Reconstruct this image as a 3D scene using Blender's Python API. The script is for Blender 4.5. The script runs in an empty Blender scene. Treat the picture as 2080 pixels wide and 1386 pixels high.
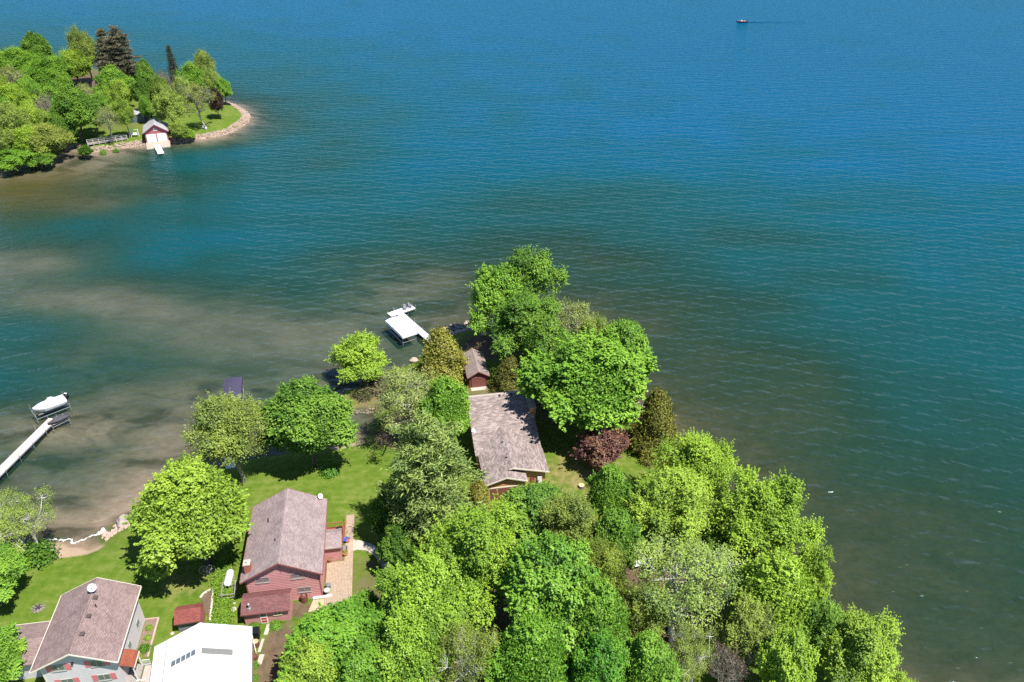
import bpy, bmesh, math, random
import numpy as np
from mathutils import Vector, Matrix

# ------------------------------------------------------------------ camera, sky, sun, exposure
scene = bpy.context.scene
CAM_H, PITCH, FPX = 78.0, math.radians(32), 1618.0
cam_data = bpy.data.cameras.new('camera')
cam_data.sensor_width = 36.0
cam_data.lens = 36.0 * FPX / 2080.0
cam_data.clip_start = 0.5
cam_data.clip_end = 20000
cam = bpy.data.objects.new('camera', cam_data)
scene.collection.objects.link(cam)
cam.location = (0, 0, CAM_H)
cam.rotation_euler = (math.pi / 2 - PITCH, 0, 0)
scene.camera = cam

SUN_EL, SUN_AZ = math.radians(62), math.radians(126.5)      # compass angle, clockwise from +Y
world = bpy.data.worlds.new('World')
scene.world = world
world.use_nodes = True
wn = world.node_tree.nodes
wl = world.node_tree.links
wn.clear()
sky = wn.new('ShaderNodeTexSky')
sky.sky_type = 'NISHITA'
sky.sun_disc = False
sky.sun_elevation = SUN_EL
sky.sun_rotation = SUN_AZ
sky.altitude = 2500
sky.air_density = 1.0
sky.dust_density = 0.0
sky.ozone_density = 3.0
bg = wn.new('ShaderNodeBackground')
bg.inputs['Strength'].default_value = 0.095
wo = wn.new('ShaderNodeOutputWorld')
wl.new(sky.outputs[0], bg.inputs[0])
wl.new(bg.outputs[0], wo.inputs[0])

sun_d = bpy.data.lights.new('sun', 'SUN')
sun_d.energy = 4.6
sun_d.angle = math.radians(0.55)
sun_d.color = (1.0, 0.965, 0.9)
sun = bpy.data.objects.new('sun', sun_d)
scene.collection.objects.link(sun)
sdir = Vector((math.sin(SUN_AZ) * math.cos(SUN_EL), math.cos(SUN_AZ) * math.cos(SUN_EL), math.sin(SUN_EL)))
sun.rotation_euler = sdir.to_track_quat('Z', 'Y').to_euler()

scene.view_settings.view_transform = 'Standard'
scene.view_settings.look = 'None'
scene.view_settings.exposure = 0.8
scene.view_settings.gamma = 1.0
scene.view_settings.use_curve_mapping = False
scene.cycles.max_bounces = 6
scene.cycles.diffuse_bounces = 2
scene.cycles.glossy_bounces = 2
scene.cycles.transmission_bounces = 3
scene.cycles.transparent_max_bounces = 8
scene.cycles.use_denoising = False
scene.cycles.sample_clamp_direct = 1.6
scene.cycles.sample_clamp_indirect = 3.0

# ------------------------------------------------------------------ helpers
COL = scene.collection
G = 1.5                                     # height of the land above the water
_F = np.array([0, math.cos(PITCH), -math.sin(PITCH)])
_U = np.array([0, math.sin(PITCH), math.cos(PITCH)])
_C = np.array([0, 0, CAM_H])


def at(px, py, z=G):
    """Place on the level z that stands at this point of the survey picture."""
    d = _F + np.array([(px - 1040) / FPX, 0, 0]) - (py - 693) / FPX * _U
    return _C + d * ((z - CAM_H) / d[2])


def tag(o, label=None, cat=None, group=None, kind=None):
    if label: o['label'] = label
    if cat: o['category'] = cat
    if group: o['group'] = group
    if kind: o['kind'] = kind
    return o


def empty(name, loc=(0, 0, 0), rz=0.0, label=None, cat=None, group=None):
    o = bpy.data.objects.new(name, None)
    o.location = loc
    o.rotation_euler = (0, 0, rz)
    o.empty_display_size = 0.3
    COL.objects.link(o)
    return tag(o, label, cat, group)


def link(name, me, mat, parent=None, loc=None, rz=0.0):
    o = bpy.data.objects.new(name, me)
    if mat is not None and not me.materials:
        me.materials.append(mat)
    COL.objects.link(o)
    if parent is not None: o.parent = parent
    if loc is not None: o.location = loc
    if rz: o.rotation_euler = (0, 0, rz)
    return o


def copy_tree(o, parent=None):
    c = o.copy()
    COL.objects.link(c)
    c.parent = parent
    for ch in list(o.children):
        copy_tree(ch, c)
    return c


class MB:
    """Collects faces, then links them as one mesh object."""
    def __init__(s):
        s.v, s.f, s.uv = [], [], {}

    def face(s, pts, uvs=None):
        b = len(s.v)
        s.v += [tuple(p) for p in pts]
        if uvs is not None: s.uv[len(s.f)] = uvs
        s.f.append(list(range(b, b + len(pts))))
        return s

    def box(s, x0, x1, y0, y1, z0, z1, rz=0, c=None):
        pts = [(x0, y0, z0), (x1, y0, z0), (x1, y1, z0), (x0, y1, z0), (x0, y0, z1), (x1, y0, z1), (x1, y1, z1), (x0, y1, z1)]
        if rz:
            cx, cy = c if c else ((x0 + x1) / 2, (y0 + y1) / 2)
            cs, sn = math.cos(rz), math.sin(rz)
            pts = [(cx + (x - cx) * cs - (y - cy) * sn, cy + (x - cx) * sn + (y - cy) * cs, z) for x, y, z in pts]
        b = len(s.v)
        s.v += pts
        s.f += [[b + i for i in q] for q in ((3, 2, 1, 0), (4, 5, 6, 7), (0, 1, 5, 4), (1, 2, 6, 5), (2, 3, 7, 6), (3, 0, 4, 7))]
        return s

    def slab(s, pts, th, uv=False, axis=None):
        """A plate: the polygon pts on top, thickness th straight down; uv in metres along axis."""
        n = len(pts)
        b = len(s.v)
        s.v += [tuple(p) for p in pts] + [(p[0], p[1], p[2] - th) for p in pts]
        if uv:
            P = [Vector(p) for p in pts]
            nn = (P[1] - P[0]).cross(P[2] - P[0]).normalized()
            ax = Vector(axis).normalized()
            dn = nn.cross(ax)
            s.uv[len(s.f)] = [(p.dot(ax), p.dot(dn)) for p in P]
        s.f.append([b + i for i in range(n)])
        s.f.append([b + n + i for i in reversed(range(n))])
        for i in range(n):
            j = (i + 1) % n
            s.f.append([b + i, b + n + i, b + n + j, b + j])
        return s

    def tube(s, p0, p1, r0, r1=None, n=8, cap=True):
        r1 = r0 if r1 is None else r1
        p0, p1 = Vector(p0), Vector(p1)
        d = (p1 - p0)
        if d.length < 1e-6: return s
        d.normalize()
        t = d.orthogonal().normalized()
        w = d.cross(t)
        b = len(s.v)
        for p, r in ((p0, r0), (p1, r1)):
            for k in range(n):
                a = 2 * math.pi * k / n
                s.v.append(tuple(p + (t * math.cos(a) + w * math.sin(a)) * r))
        for k in range(n):
            j = (k + 1) % n
            s.f.append([b + k, b + j, b + n + j, b + n + k])
        if cap:
            s.f.append([b + k for k in reversed(range(n))])
            s.f.append([b + n + k for k in range(n)])
        return s

    def lathe(s, c, prof, n=12):
        b = len(s.v)
        for r, z in prof:
            for k in range(n):
                a = 2 * math.pi * k / n
                s.v.append((c[0] + r * math.cos(a), c[1] + r * math.sin(a), c[2] + z))
        for i in range(len(prof) - 1):
            for k in range(n):
                j = (k + 1) % n
                s.f.append([b + i * n + k, b + i * n + j, b + (i + 1) * n + j, b + (i + 1) * n + k])
        s.f.append([b + k for k in reversed(range(n))])
        s.f.append([b + (len(prof) - 1) * n + k for k in range(n)])
        return s

    def mesh(s, name, mat=None, smooth=False):
        me = bpy.data.meshes.new(name)
        me.from_pydata(s.v, [], s.f)
        if s.uv:
            ul = me.uv_layers.new(name='UVMap')
            for p in me.polygons:
                u = s.uv.get(p.index)
                if u:
                    for k, li in enumerate(p.loop_indices): ul.data[li].uv = u[k]
        if smooth:
            for p in me.polygons: p.use_smooth = True
        me.validate()
        me.update()
        if mat: me.materials.append(mat)
        return me

    def build(s, name, mat, parent=None, loc=None, rz=0.0, smooth=False):
        return link(name, s.mesh(name, mat, smooth), mat, parent, loc, rz)


# ------------------------------------------------------------------ materials
class NT:
    def __init__(s, name):
        s.m = bpy.data.materials.new(name)
        s.m.use_nodes = True
        s.t = s.m.node_tree
        s.t.nodes.clear()
        s.out = s.n('ShaderNodeOutputMaterial')

    def n(s, typ, **kw):
        nd = s.t.nodes.new(typ)
        for k, v in kw.items():
            if hasattr(nd, k): setattr(nd, k, v)
            else: nd.inputs[k.replace('_', ' ')].default_value = v
        return nd

    def l(s, a, b):
        s.t.links.new(a, b)

    def math(s, op, a, b=None, c=None, clamp=False):
        nd = s.n('ShaderNodeMath', operation=op, use_clamp=clamp)
        for i, x in enumerate((a, b, c)):
            if x is None: continue
            if isinstance(x, (int, float)): nd.inputs[i].default_value = x
            else: s.l(x, nd.inputs[i])
        return nd.outputs[0]

    def mix(s, f, a, b, blend='MIX'):
        nd = s.n('ShaderNodeMix', data_type='RGBA', blend_type=blend)
        nd.clamp_factor = True
        for i, x in ((0, f), (6, a), (7, b)):
            if isinstance(x, (int, float)): nd.inputs[i].default_value = x
            elif isinstance(x, tuple): nd.inputs[i].default_value = x if len(x) == 4 else (*x, 1)
            else: s.l(x, nd.inputs[i])
        return nd.outputs[2]

    def noise(s, vec, scale, detail=3, rough=0.55, dist=0.0, dim='3D'):
        nd = s.n('ShaderNodeTexNoise', noise_dimensions=dim)
        nd.inputs['Scale'].default_value = scale
        nd.inputs['Detail'].default_value = detail
        nd.inputs['Roughness'].default_value = rough
        nd.inputs['Distortion'].default_value = dist
        if vec is not None: s.l(vec, nd.inputs['Vector'])
        return nd.outputs[0]

    def ramp(s, f, stops):
        nd = s.n('ShaderNodeValToRGB')
        e = nd.color_ramp.elements
        while len(e) < len(stops): e.new(0.5)
        for k, (p, c) in enumerate(stops):
            e[k].position = p
            e[k].color = (*c, 1) if len(c) == 3 else c
        s.l(f, nd.inputs[0])
        return nd.outputs[0]

    def mapping(s, vec, scale=(1, 1, 1), rot=(0, 0, 0)):
        nd = s.n('ShaderNodeMapping')
        nd.inputs['Scale'].default_value = scale
        nd.inputs['Rotation'].default_value = rot
        s.l(vec, nd.inputs['Vector'])
        return nd.outputs[0]


MATS = {}


def M(name, col, rough=0.7, var=0.12, scale=2.0, bump=0.0, bscale=25.0, metal=0.0, spec=0.35, stain=None):
    """A painted, wooden or mineral surface: base colour with uneven wear and fine relief."""
    if name in MATS: return MATS[name]
    t = NT(name)
    tc = t.n('ShaderNodeTexCoord').outputs['Object']
    n1 = t.noise(tc, scale, 5, 0.65)
    n2 = t.noise(tc, scale * 9, 2, 0.5)
    f = t.math('ADD', t.math('MULTIPLY', n1, 0.65), t.math('MULTIPLY', n2, 0.35))
    lo = tuple(c * (1 - var * 1.6) for c in col)
    hi = tuple(min(1, c * (1 + var * 1.6)) for c in col)
    c = t.ramp(f, [(0.3, lo), (0.7, hi)])
    if stain:
        ns = t.noise(tc, stain[1], 4, 0.7)
        c = t.mix(t.ramp(ns, [(0.52, (0, 0, 0)), (0.72, (1, 1, 1))]), c, stain[0])
    p = t.n('ShaderNodeBsdfPrincipled')
    t.l(c, p.inputs['Base Color'])
    p.inputs['Roughness'].default_value = rough
    p.inputs['Metallic'].default_value = metal
    p.inputs['Specular IOR Level'].default_value = spec
    if bump:
        b = t.n('ShaderNodeBump')
        b.inputs['Strength'].default_value = bump
        b.inputs['Distance'].default_value = 0.02
        t.l(t.noise(tc, bscale, 3), b.inputs['Height'])
        t.l(b.outputs[0], p.inputs['Normal'])
    t.l(p.outputs[0], t.out.inputs[0])
    MATS[name] = t.m
    return t.m


def shingles(name, c1, c2, c3, w=0.33, h=0.15, streak=None):
    """Asphalt shingles laid in courses; UV runs in metres along the eave and down the slope."""
    if name in MATS: return MATS[name]
    t = NT(name)
    uv = t.n('ShaderNodeTexCoord').outputs['UV']
    br = t.n('ShaderNodeTexBrick')
    br.inputs['Scale'].default_value = 1.0
    br.inputs['Brick Width'].default_value = w
    br.inputs['Row Height'].default_value = h
    br.inputs['Mortar Size'].default_value = 0.014
    br.inputs['Mortar Smooth'].default_value = 0.3
    br.inputs['Bias'].default_value = 0.0
    br.inputs['Color1'].default_value = (*c1, 1)
    br.inputs['Color2'].default_value = (*c2, 1)
    br.inputs['Mortar'].default_value = (*c3, 1)
    t.l(uv, br.inputs['Vector'])
    n1 = t.noise(uv, 0.55, 4, 0.6)
    n2 = t.noise(uv, 5.5, 3, 0.6)
    c = t.mix(t.ramp(n1, [(0.35, (0, 0, 0)), (0.7, (1, 1, 1))]), br.outputs['Color'], (0.75, 0.74, 0.76), 'MULTIPLY')
    c = t.mix(t.math('MULTIPLY', n2, 0.55), c, (0.45, 0.44, 0.45), 'MULTIPLY')
    if streak:
        mp = t.mapping(uv, (2.2, 0.25, 1))
        c = t.mix(t.ramp(t.noise(mp, 1.0, 3, 0.6), [(0.55, (0, 0, 0)), (0.8, (0.7, 0.7, 0.7))]), c, streak)
    p = t.n('ShaderNodeBsdfPrincipled')
    t.l(c, p.inputs['Base Color'])
    p.inputs['Roughness'].default_value = 0.9
    p.inputs['Specular IOR Level'].default_value = 0.15
    b = t.n('ShaderNodeBump')
    b.inputs['Strength'].default_value = 0.6
    b.inputs['Distance'].default_value = 0.03
    t.l(t.math('ADD', t.math('MULTIPLY', br.outputs['Fac'], -1.0), t.math('MULTIPLY', n2, 0.8)), b.inputs['Height'])
    t.l(b.outputs[0], p.inputs['Normal'])
    t.l(p.outputs[0], t.out.inputs[0])
    MATS[name] = t.m
    return t.m


def leaf_material(name, trans=0.32):
    t = NT(name)
    oi = t.n('ShaderNodeObjectInfo')
    a = t.n('ShaderNodeAttribute', attribute_name='tint')
    br = t.math('ADD', t.math('MULTIPLY', a.outputs['Fac'], 1.2), 0.64)
    vm = t.n('ShaderNodeVectorMath', operation='SCALE')
    t.l(oi.outputs['Color'], vm.inputs[0])
    t.l(br, vm.inputs['Scale'])
    # young leaves are yellower
    cool = t.mix(t.math('MULTIPLY', t.math('SUBTRACT', 0.55, a.outputs['Fac'], clamp=True), 1.2), vm.outputs[0], (0.72, 0.92, 1.3), 'MULTIPLY')
    col = t.mix(t.math('MULTIPLY', t.math('SUBTRACT', a.outputs['Fac'], 0.5, clamp=True), 0.7), cool, (0.28, 0.33, 0.05))
    d = t.n('ShaderNodeBsdfDiffuse')
    tr = t.n('ShaderNodeBsdfTranslucent')
    t.l(col, d.inputs[0])
    tcol = t.mix(1.0, col, (1.25, 1.15, 0.45), 'MULTIPLY')
    t.l(tcol, tr.inputs[0])
    m1 = t.n('ShaderNodeMixShader')
    m1.inputs[0].default_value = trans
    t.l(d.outputs[0], m1.inputs[1])
    t.l(tr.outputs[0], m1.inputs[2])
    gl = t.n('ShaderNodeBsdfGlossy')
    gl.inputs['Roughness'].default_value = 0.45
    gl.inputs[0].default_value = (1, 1, 1, 1)
    m2 = t.n('ShaderNodeMixShader')
    m2.inputs[0].default_value = 0.014
    t.l(m1.outputs[0], m2.inputs[1])
    t.l(gl.outputs[0], m2.inputs[2])
    t.l(m2.outputs[0], t.out.inputs[0])
    return t.m


LEAF = leaf_material('leaf', 0.22)
NEEDLE = leaf_material('needle', 0.12)
BARK = M('bark_grey', (0.13, 0.105, 0.085), 0.95, 0.3, 3.0, 0.8, 12)
BARK_WHITE = M('bark_birch', (0.60, 0.57, 0.52), 0.8, 0.15, 2.5, 0.3, 12, stain=((0.06, 0.05, 0.045), 4.0))
BARK_PALE = M('bark_pale', (0.30, 0.27, 0.23), 0.9, 0.25, 3.0, 0.5, 12)

# ------------------------------------------------------------------ terrain and water
def poly_px(pts):
    return np.array([at(x, y, 0)[:2] for x, y in pts])


near_px = [(-420, 1190), (-150, 1150), (0, 1118), (60, 1110), (97, 1103), (122, 1106), (150, 1112), (180, 1116), (204, 1104), (210, 1088),
           (232, 1074), (258, 1056), (285, 1042), (320, 1008), (380, 980), (430, 954), (500, 938), (560, 926), (640, 912),
           (685, 907), (712, 899), (735, 894), (752, 880), (764, 860), (768, 842), (755, 834), (738, 831), (715, 833), (697, 828), (688, 814),
           (690, 799), (706, 791), (732, 786), (762, 777), (787, 764), (812, 750), (836, 738), (856, 722), (876, 704), (900, 688),
           (925, 676), (950, 669), (985, 664), (1012, 655), (1032, 640), (1062, 650), (1100, 680), (1150, 710), (1205, 750), (1262, 802),
           (1302, 838), (1334, 862), (1356, 892), (1388, 935), (1425, 990), (1476, 1058), (1545, 1140), (1605, 1210), (1650, 1268),
           (1705, 1325), (1775, 1395), (1860, 1500), (1960, 1700)]
NEAR = np.vstack([poly_px(near_px), np.array([[55, -10], [60, -90], [-200, -90], [-260, 20], [-190, 60]])])
far_px = [(-320, 392), (-100, 366), (0, 353), (58, 337), (104, 326), (128, 316), (140, 303), (150, 295), (163, 296), (167, 304), (170, 313), (200, 309), (231, 304),
          (265, 300), (300, 295), (341, 291), (380, 288), (419, 282), (446, 277), (470, 270), (490, 258), (503, 248), (507, 239), (500, 228),
          (478, 214), (450, 206), (428, 193), (380, 180), (320, 166), (250, 152), (180, 142), (100, 128), (0, 112), (-150, 98), (-320, 92)]
FARP = np.vstack([poly_px(far_px), np.array([[-420, 420], [-420, 200]])])


def sdf(X, Y, poly):
    """Signed distance, positive on land."""
    x, y = X.ravel(), Y.ravel()
    d2 = np.full(x.shape, 1e18)
    ins = np.zeros(x.shape, bool)
    n = len(poly)
    for i in range(n):
        ax, ay = poly[i]
        bx, by = poly[(i + 1) % n]
        ex, ey = bx - ax, by - ay
        t = np.clip(((x - ax) * ex + (y - ay) * ey) / (ex * ex + ey * ey), 0, 1)
        d2 = np.minimum(d2, (x - ax - t * ex) ** 2 + (y - ay - t * ey) ** 2)
        c = ((ay > y) != (by > y))
        with np.errstate(divide='ignore', invalid='ignore'):
            xi = ex * (y - ay) / (ey if ey else 1e-12) + ax
        ins ^= c & (x < xi)
    d = np.sqrt(d2)
    return np.where(ins, d, -d).reshape(X.shape)


_perm = np.random.RandomState(3).rand(64, 64)


def vnoise(X, Y, s):
    x, y = X / s, Y / s
    i, j = np.floor(x).astype(int), np.floor(y).astype(int)
    fx, fy = x - i, y - j
    fx, fy = fx * fx * (3 - 2 * fx), fy * fy * (3 - 2 * fy)
    g = lambda a, b: _perm[a % 64, b % 64]
    return (g(i, j) * (1 - fx) + g(i + 1, j) * fx) * (1 - fy) + (g(i, j + 1) * (1 - fx) + g(i + 1, j + 1) * fx) * fy


def heights(X, Y):
    sn, sf = sdf(X, Y, NEAR), sdf(X, Y, FARP)
    wob = (vnoise(X, Y, 1.7) - 0.5) * 0.5 + (vnoise(X + 9, Y, 5.0) - 0.5) * 0.8
    s = np.maximum(sn, sf)
    s2 = s + wob * np.clip(1.2 - np.abs(s) / 6, 0, 1)
    up = G * (1 - np.exp(-np.maximum(s2, 0) * 0.42)) + 0.05 * (vnoise(X, Y, 3.0) - 0.5) * np.clip(s2 / 4, 0, 1)
    d = np.maximum(-s2, 0)
    dep = 0.055 * np.minimum(d, 34) + 0.085 * np.maximum(d - 34, 0)
    right = np.clip((X + 4) / 30, 0, 1) * np.clip((420 - Y) / 260, 0, 1)
    dep = dep * (1 - 0.3 * right) + right * np.minimum(d, 6) * 0.06
    steep = np.clip((X + 118) / 18, 0, 1) * np.clip((Y - 200) / 20, 0, 1) + np.clip((Y - 255) / 25, 0, 1) * np.clip((-55 - X) / 30, 0, 1)
    dep = dep + np.clip(steep, 0, 1) * np.minimum(d, 20) * 0.16
    dep = np.minimum(dep, 15)
    # the bay on the left is a shallow shelf, and there are shoals further out
    for px, py, rx, ry, amt in SHOALS:
        c = at(px, py, 0)
        g = np.exp(-(((X - c[0]) / rx) ** 2 + ((Y - c[1]) / ry) ** 2))
        dep = dep * (1 - g) + np.minimum(dep, amt) * g if amt < 90 else dep + g * (amt - 100)
    dep = dep * (0.72 + 0.56 * vnoise(X + 40, Y * 1.3, 13.0)) + 0.25 * (vnoise(X, Y, 6.0) - 0.4) * np.clip(dep / 1.0, 0, 1)
    dep = np.maximum(dep, 0.04 * np.minimum(d, 1))
    return np.where(s2 > 0, up, -dep), s, sn, sf


# px, py, radius x, radius y in metres, depth (values over 100 deepen instead)
SHOALS = [(818, 690, 14, 12, 101.1), (640, 800, 14, 8, 100.6), (716, 862, 4.5, 3.2, 100.55), (40, 545, 36, 24, 0.75), (260, 640, 34, 12, 0.75), (520, 690, 26, 9, 0.8), (150, 605, 24, 10, .65), (120, 870, 20, 7, 0.55), (330, 830, 24, 9, 0.9),
          (60, 400, 34, 18, 0.5), (120, 345, 20, 10, 0.4), (60, 660, 14, 6, 100.8), (470, 470, 20, 20, 100.9), (150, 470, 12, 7, 100.9), (1200, 410, 24, 18, 2.7), (1400, 480, 26, 14, 3.0),
          (930, 600, 9, 12, 0.8), (960, 650, 8, 6, 0.5), (1000, 560, 12, 12, 1.4), (640, 330, 20, 40, 3.2), (570, 235, 14, 20, 2.2), (1780, 1180, 9, 6, 0.8), (1700, 900, 30, 16, 2.3), (1950, 720, 40, 20, 3.6)]


def axis(parts):
    out = []
    for a, b, st in parts:
        out += list(np.arange(a, b, st))
    out.append(parts[-1][1])
    return np.array(out)


gx = axis([(-700, -420, 40), (-420, -190, 12), (-190, -82, 1.3), (-82, 48, 0.5), (48, 90, 1.5), (90, 330, 8), (330, 700, 40)])
gy = axis([(-100, 20, 8), (20, 46, 2), (46, 140, 0.5), (140, 345, 1.3), (345, 480, 6), (480, 900, 40)])
X, Y = np.meshgrid(gx, gy)
Z, SD, SN, SF = heights(X, Y)


def ground_z(x, y):
    return float(heights(np.array([[x]]), np.array([[y]]))[0][0, 0])


def grid_mesh(name, X, Y, Z, attrs):
    h, w = X.shape
    me = bpy.data.meshes.new(name)
    me.vertices.add(h * w)
    me.vertices.foreach_set('co', np.stack([X, Y, Z], -1).astype(np.float32).ravel())
    idx = np.arange(h * w).reshape(h, w)
    q = np.stack([idx[:-1, :-1], idx[:-1, 1:], idx[1:, 1:], idx[1:, :-1]], -1).reshape(-1, 4)
    me.loops.add(q.size)
    me.polygons.add(len(q))
    me.loops.foreach_set('vertex_index', q.ravel().astype(np.int32))
    me.polygons.foreach_set('loop_start', (np.arange(len(q)) * 4).astype(np.int32))
    me.polygons.foreach_set('use_smooth', np.ones(len(q), bool))
    for k, v in attrs.items():
        a = me.attributes.new(k, 'FLOAT', 'POINT')
        a.data.foreach_set('value', v.astype(np.float32).ravel())
    me.update()
    return me


def blob(px, py, rx, ry, z=G, rot=0.0):
    c = at(px, py, z)
    dx, dy = X - c[0], Y - c[1]
    cs, sn = math.cos(rot), math.sin(rot)
    return np.clip(1.6 - np.sqrt(((dx * cs + dy * sn) / rx) ** 2 + ((-dx * sn + dy * cs) / ry) ** 2) * 1.25 + 0.0, 0, 1)


# what covers the ground: sand, bare soil (the rest is lawn)
shore = np.clip(1.5 - np.abs(SD) / 0.75, 0, 1) * (SD > -3)
sand = np.maximum.reduce([blob(115, 1118, 6.2, 2.2, 0.5, 0.1), blob(165, 1114, 3.0, 1.2, 0.4, -.1), blob(715, 898, 2.2, 1.6, 0.6, -.3), blob(690, 905, 1.8, 1.2, .6), shore * 0.32])
sand = np.where(SF > -6, np.maximum(sand, np.clip(1.1 - np.abs(SF) / 1.5, 0, 1) * .8), sand)
soil = np.maximum.reduce([blob(560, 1330, 2.2, 5.5), blob(605, 1240, 2.2, 1.4), blob(770, 800, 7, 4) * 0.55, blob(960, 800, 5, 3) * 0.6, blob(1000, 700, 8, 6) * 0.9,
                          blob(1150, 800, 9, 9) * 0.9, blob(820, 870, 7, 6) * 0.9, blob(960, 1180, 16, 9), blob(1000, 1330, 24, 7), blob(1350, 1200, 14, 10),
                          blob(660, 1150, .9, 5) * .8, blob(720, 1060, 1.2, 1.2) * .6, blob(470, 1080, 1.8, 1.5) * .5, blob(250, 250, 16, 12) * .5, blob(120, 230, 26, 20), blob(60, 170, 40, 30)])
dry = np.maximum.reduce([blob(740, 812, 6, 3), blob(960, 795, 5, 2.5) * .8, blob(1180, 960, 7, 5) * .9, blob(380, 1190, 4, 3) * .6])
terrain_me = grid_mesh('ground', X, Y, Z, {'sand': sand, 'soil': soil, 'dry': dry, 'bed': np.clip(-Z / 0.07, 0, 1), 'silt': blob(40, 400, 26, 22, 0), 'bare': np.maximum.reduce([blob(40, 560, 40, 26, 0), blob(260, 640, 36, 14, 0), blob(520, 690, 28, 10, 0)]), 'weedy': np.clip((X + 22) / 14, 0, 1) * np.clip((Y - 40) / 20, 0, 1), 'depth': np.clip(-Z, 0, 20)})

t = NT('ground')
pos = t.n('ShaderNodeNewGeometry').outputs['Position']
A = lambda nm: t.n('ShaderNodeAttribute', attribute_name=nm).outputs['Fac']
n_big = t.noise(pos, 0.16, 4, 0.6)
n_mid = t.noise(pos, 0.9, 5, 0.65)
n_fine = t.noise(pos, 7.0, 4, 0.7)
mow = t.noise(t.mapping(pos, (0.35, 1.6, 1), (0, 0, 0.5)), 0.8, 3, 0.5)
grass = t.ramp(t.math('ADD', t.math('MULTIPLY', n_mid, 0.5), t.math('ADD', t.math('MULTIPLY', mow, 0.22), t.math('MULTIPLY', n_big, 0.28))), [(0.33, (0.070, 0.135, 0.012)), (0.48, (0.118, 0.185, 0.022)), (0.62, (0.195, 0.228, 0.055))])
grass = t.mix(t.math('MULTIPLY', n_fine, 0.6), grass, (0.55, 0.6, 0.4), 'MULTIPLY')
drygrass = t.ramp(n_mid, [(0.35, (0.12, 0.14, 0.03)), (0.65, (0.27, 0.22, 0.09))])
soilc = t.ramp(t.math('ADD', t.math('MULTIPLY', n_mid, .5), t.math('MULTIPLY', n_fine, .5)), [(0.35, (0.075, 0.055, 0.035)), (0.6, (0.17, 0.12, 0.075)), (0.75, (0.10, 0.11, 0.03))])
sandc = t.ramp(t.math('ADD', t.math('MULTIPLY', n_mid, .5), t.math('MULTIPLY', n_fine, .5)), [(0.3, (0.34, 0.23, 0.15)), (0.7, (0.52, 0.39, 0.28))])
edge = t.math('MULTIPLY', t.math('SUBTRACT', n_fine, 0.5), 0.5)
edge2 = t.math('MULTIPLY', t.math('SUBTRACT', n_mid, 0.5), 1.1)
mk = lambda a, e, k=3.0: t.math('MULTIPLY', t.math('SUBTRACT', t.math('ADD', a, e), 0.35), k, clamp=True)
c = t.mix(mk(A('dry'), edge2, 1.6), grass, drygrass)
c = t.mix(mk(A('soil'), edge2, 2.2), c, soilc)
c = t.mix(mk(A('sand'), edge, 5.0), c, sandc)
# lake bed: sand bars, weed beds and stones
wpos = t.mapping(pos, (1, 1.9, 1))
weed = t.noise(wpos, 0.10, 4, 0.55, 0.6)
weed2 = t.noise(wpos, 0.55, 4, 0.65)
bedc = t.ramp(weed2, [(0.3, (0.34, 0.26, 0.18)), (0.7, (0.56, 0.44, 0.34))])
wk = t.math('ADD', t.math('MULTIPLY', weed, 0.75), t.math('MULTIPLY', weed2, 0.25))
bedc = t.mix(t.ramp(wk, [(0.46, (0, 0, 0)), (0.60, (0.85, 0.85, 0.85))]), bedc, (0.075, 0.072, 0.035))
bedc = t.mix(t.math('MULTIPLY', A('bare'), 0.6), bedc, t.ramp(weed2, [(0.3, (0.46, 0.35, 0.28)), (0.7, (0.60, 0.48, 0.40))]))
bedc = t.mix(t.math('MULTIPLY', A('weedy'), 0.85), bedc, t.ramp(weed2, [(0.35, (0.062, 0.080, 0.022)), (0.65, (0.14, 0.12, 0.045))]))
bedc = t.mix(t.math('MULTIPLY', A('silt'), 0.85), bedc, t.ramp(weed, [(0.35, (0.13, 0.095, 0.012)), (0.65, (0.24, 0.17, 0.03))]))
vor = t.n('ShaderNodeTexVoronoi')
vor.inputs['Scale'].default_value = 1.3
t.l(pos, vor.inputs['Vector'])
bedc = t.mix(t.math('MULTIPLY', t.ramp(vor.outputs['Distance'], [(0.2, (1, 1, 1)), (0.6, (0, 0, 0))]), 0.15), bedc, (0.30, 0.22, 0.15))
c = t.mix(A('bed'), c, bedc)
# wet sand by the water
wet = t.math('MULTIPLY', t.math('SUBTRACT', 0.22, t.n('ShaderNodeSeparateXYZ').outputs[2]), 4.0, clamp=True)
sep = [n for n in t.t.nodes if n.type == 'SEPXYZ'][-1]
t.l(pos, sep.inputs[0])
c = t.mix(t.math('MULTIPLY', wet, 0.6), c, (0.35, 0.3, 0.27), 'MULTIPLY')
p = t.n('ShaderNodeBsdfPrincipled')
t.l(c, p.inputs['Base Color'])
p.inputs['Roughness'].default_value = 0.95
p.inputs['Specular IOR Level'].default_value = 0.1
b = t.n('ShaderNodeBump')
b.inputs['Strength'].default_value = 0.7
b.inputs['Distance'].default_value = 0.08
t.l(t.noise(pos, 9.0, 4, 0.7), b.inputs['Height'])
t.l(b.outputs[0], p.inputs['Normal'])
t.l(p.outputs[0], t.out.inputs[0])
tag(link('ground', terrain_me, t.m), kind='structure')

# the lake: clear water over the bed, darker and bluer with depth, ruffled by the wind
wx = np.concatenate([[-9000, -4000, -1800, -1000], gx, [1000, 1800, 4000, 9000]])
wy = np.concatenate([[-1200, -400], gy, [1300, 2200, 5000, 12000]])
WX, WY = np.meshgrid(wx, wy)
WD = -heights(WX, WY)[0]
lake_me = grid_mesh('lake', WX, WY, np.zeros_like(WX), {'depth': np.maximum(WD, 0)})
t = NT('lake_water')
pos = t.n('ShaderNodeNewGeometry').outputs['Position']
dep = t.n('ShaderNodeAttribute', attribute_name='depth').outputs['Fac']


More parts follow.
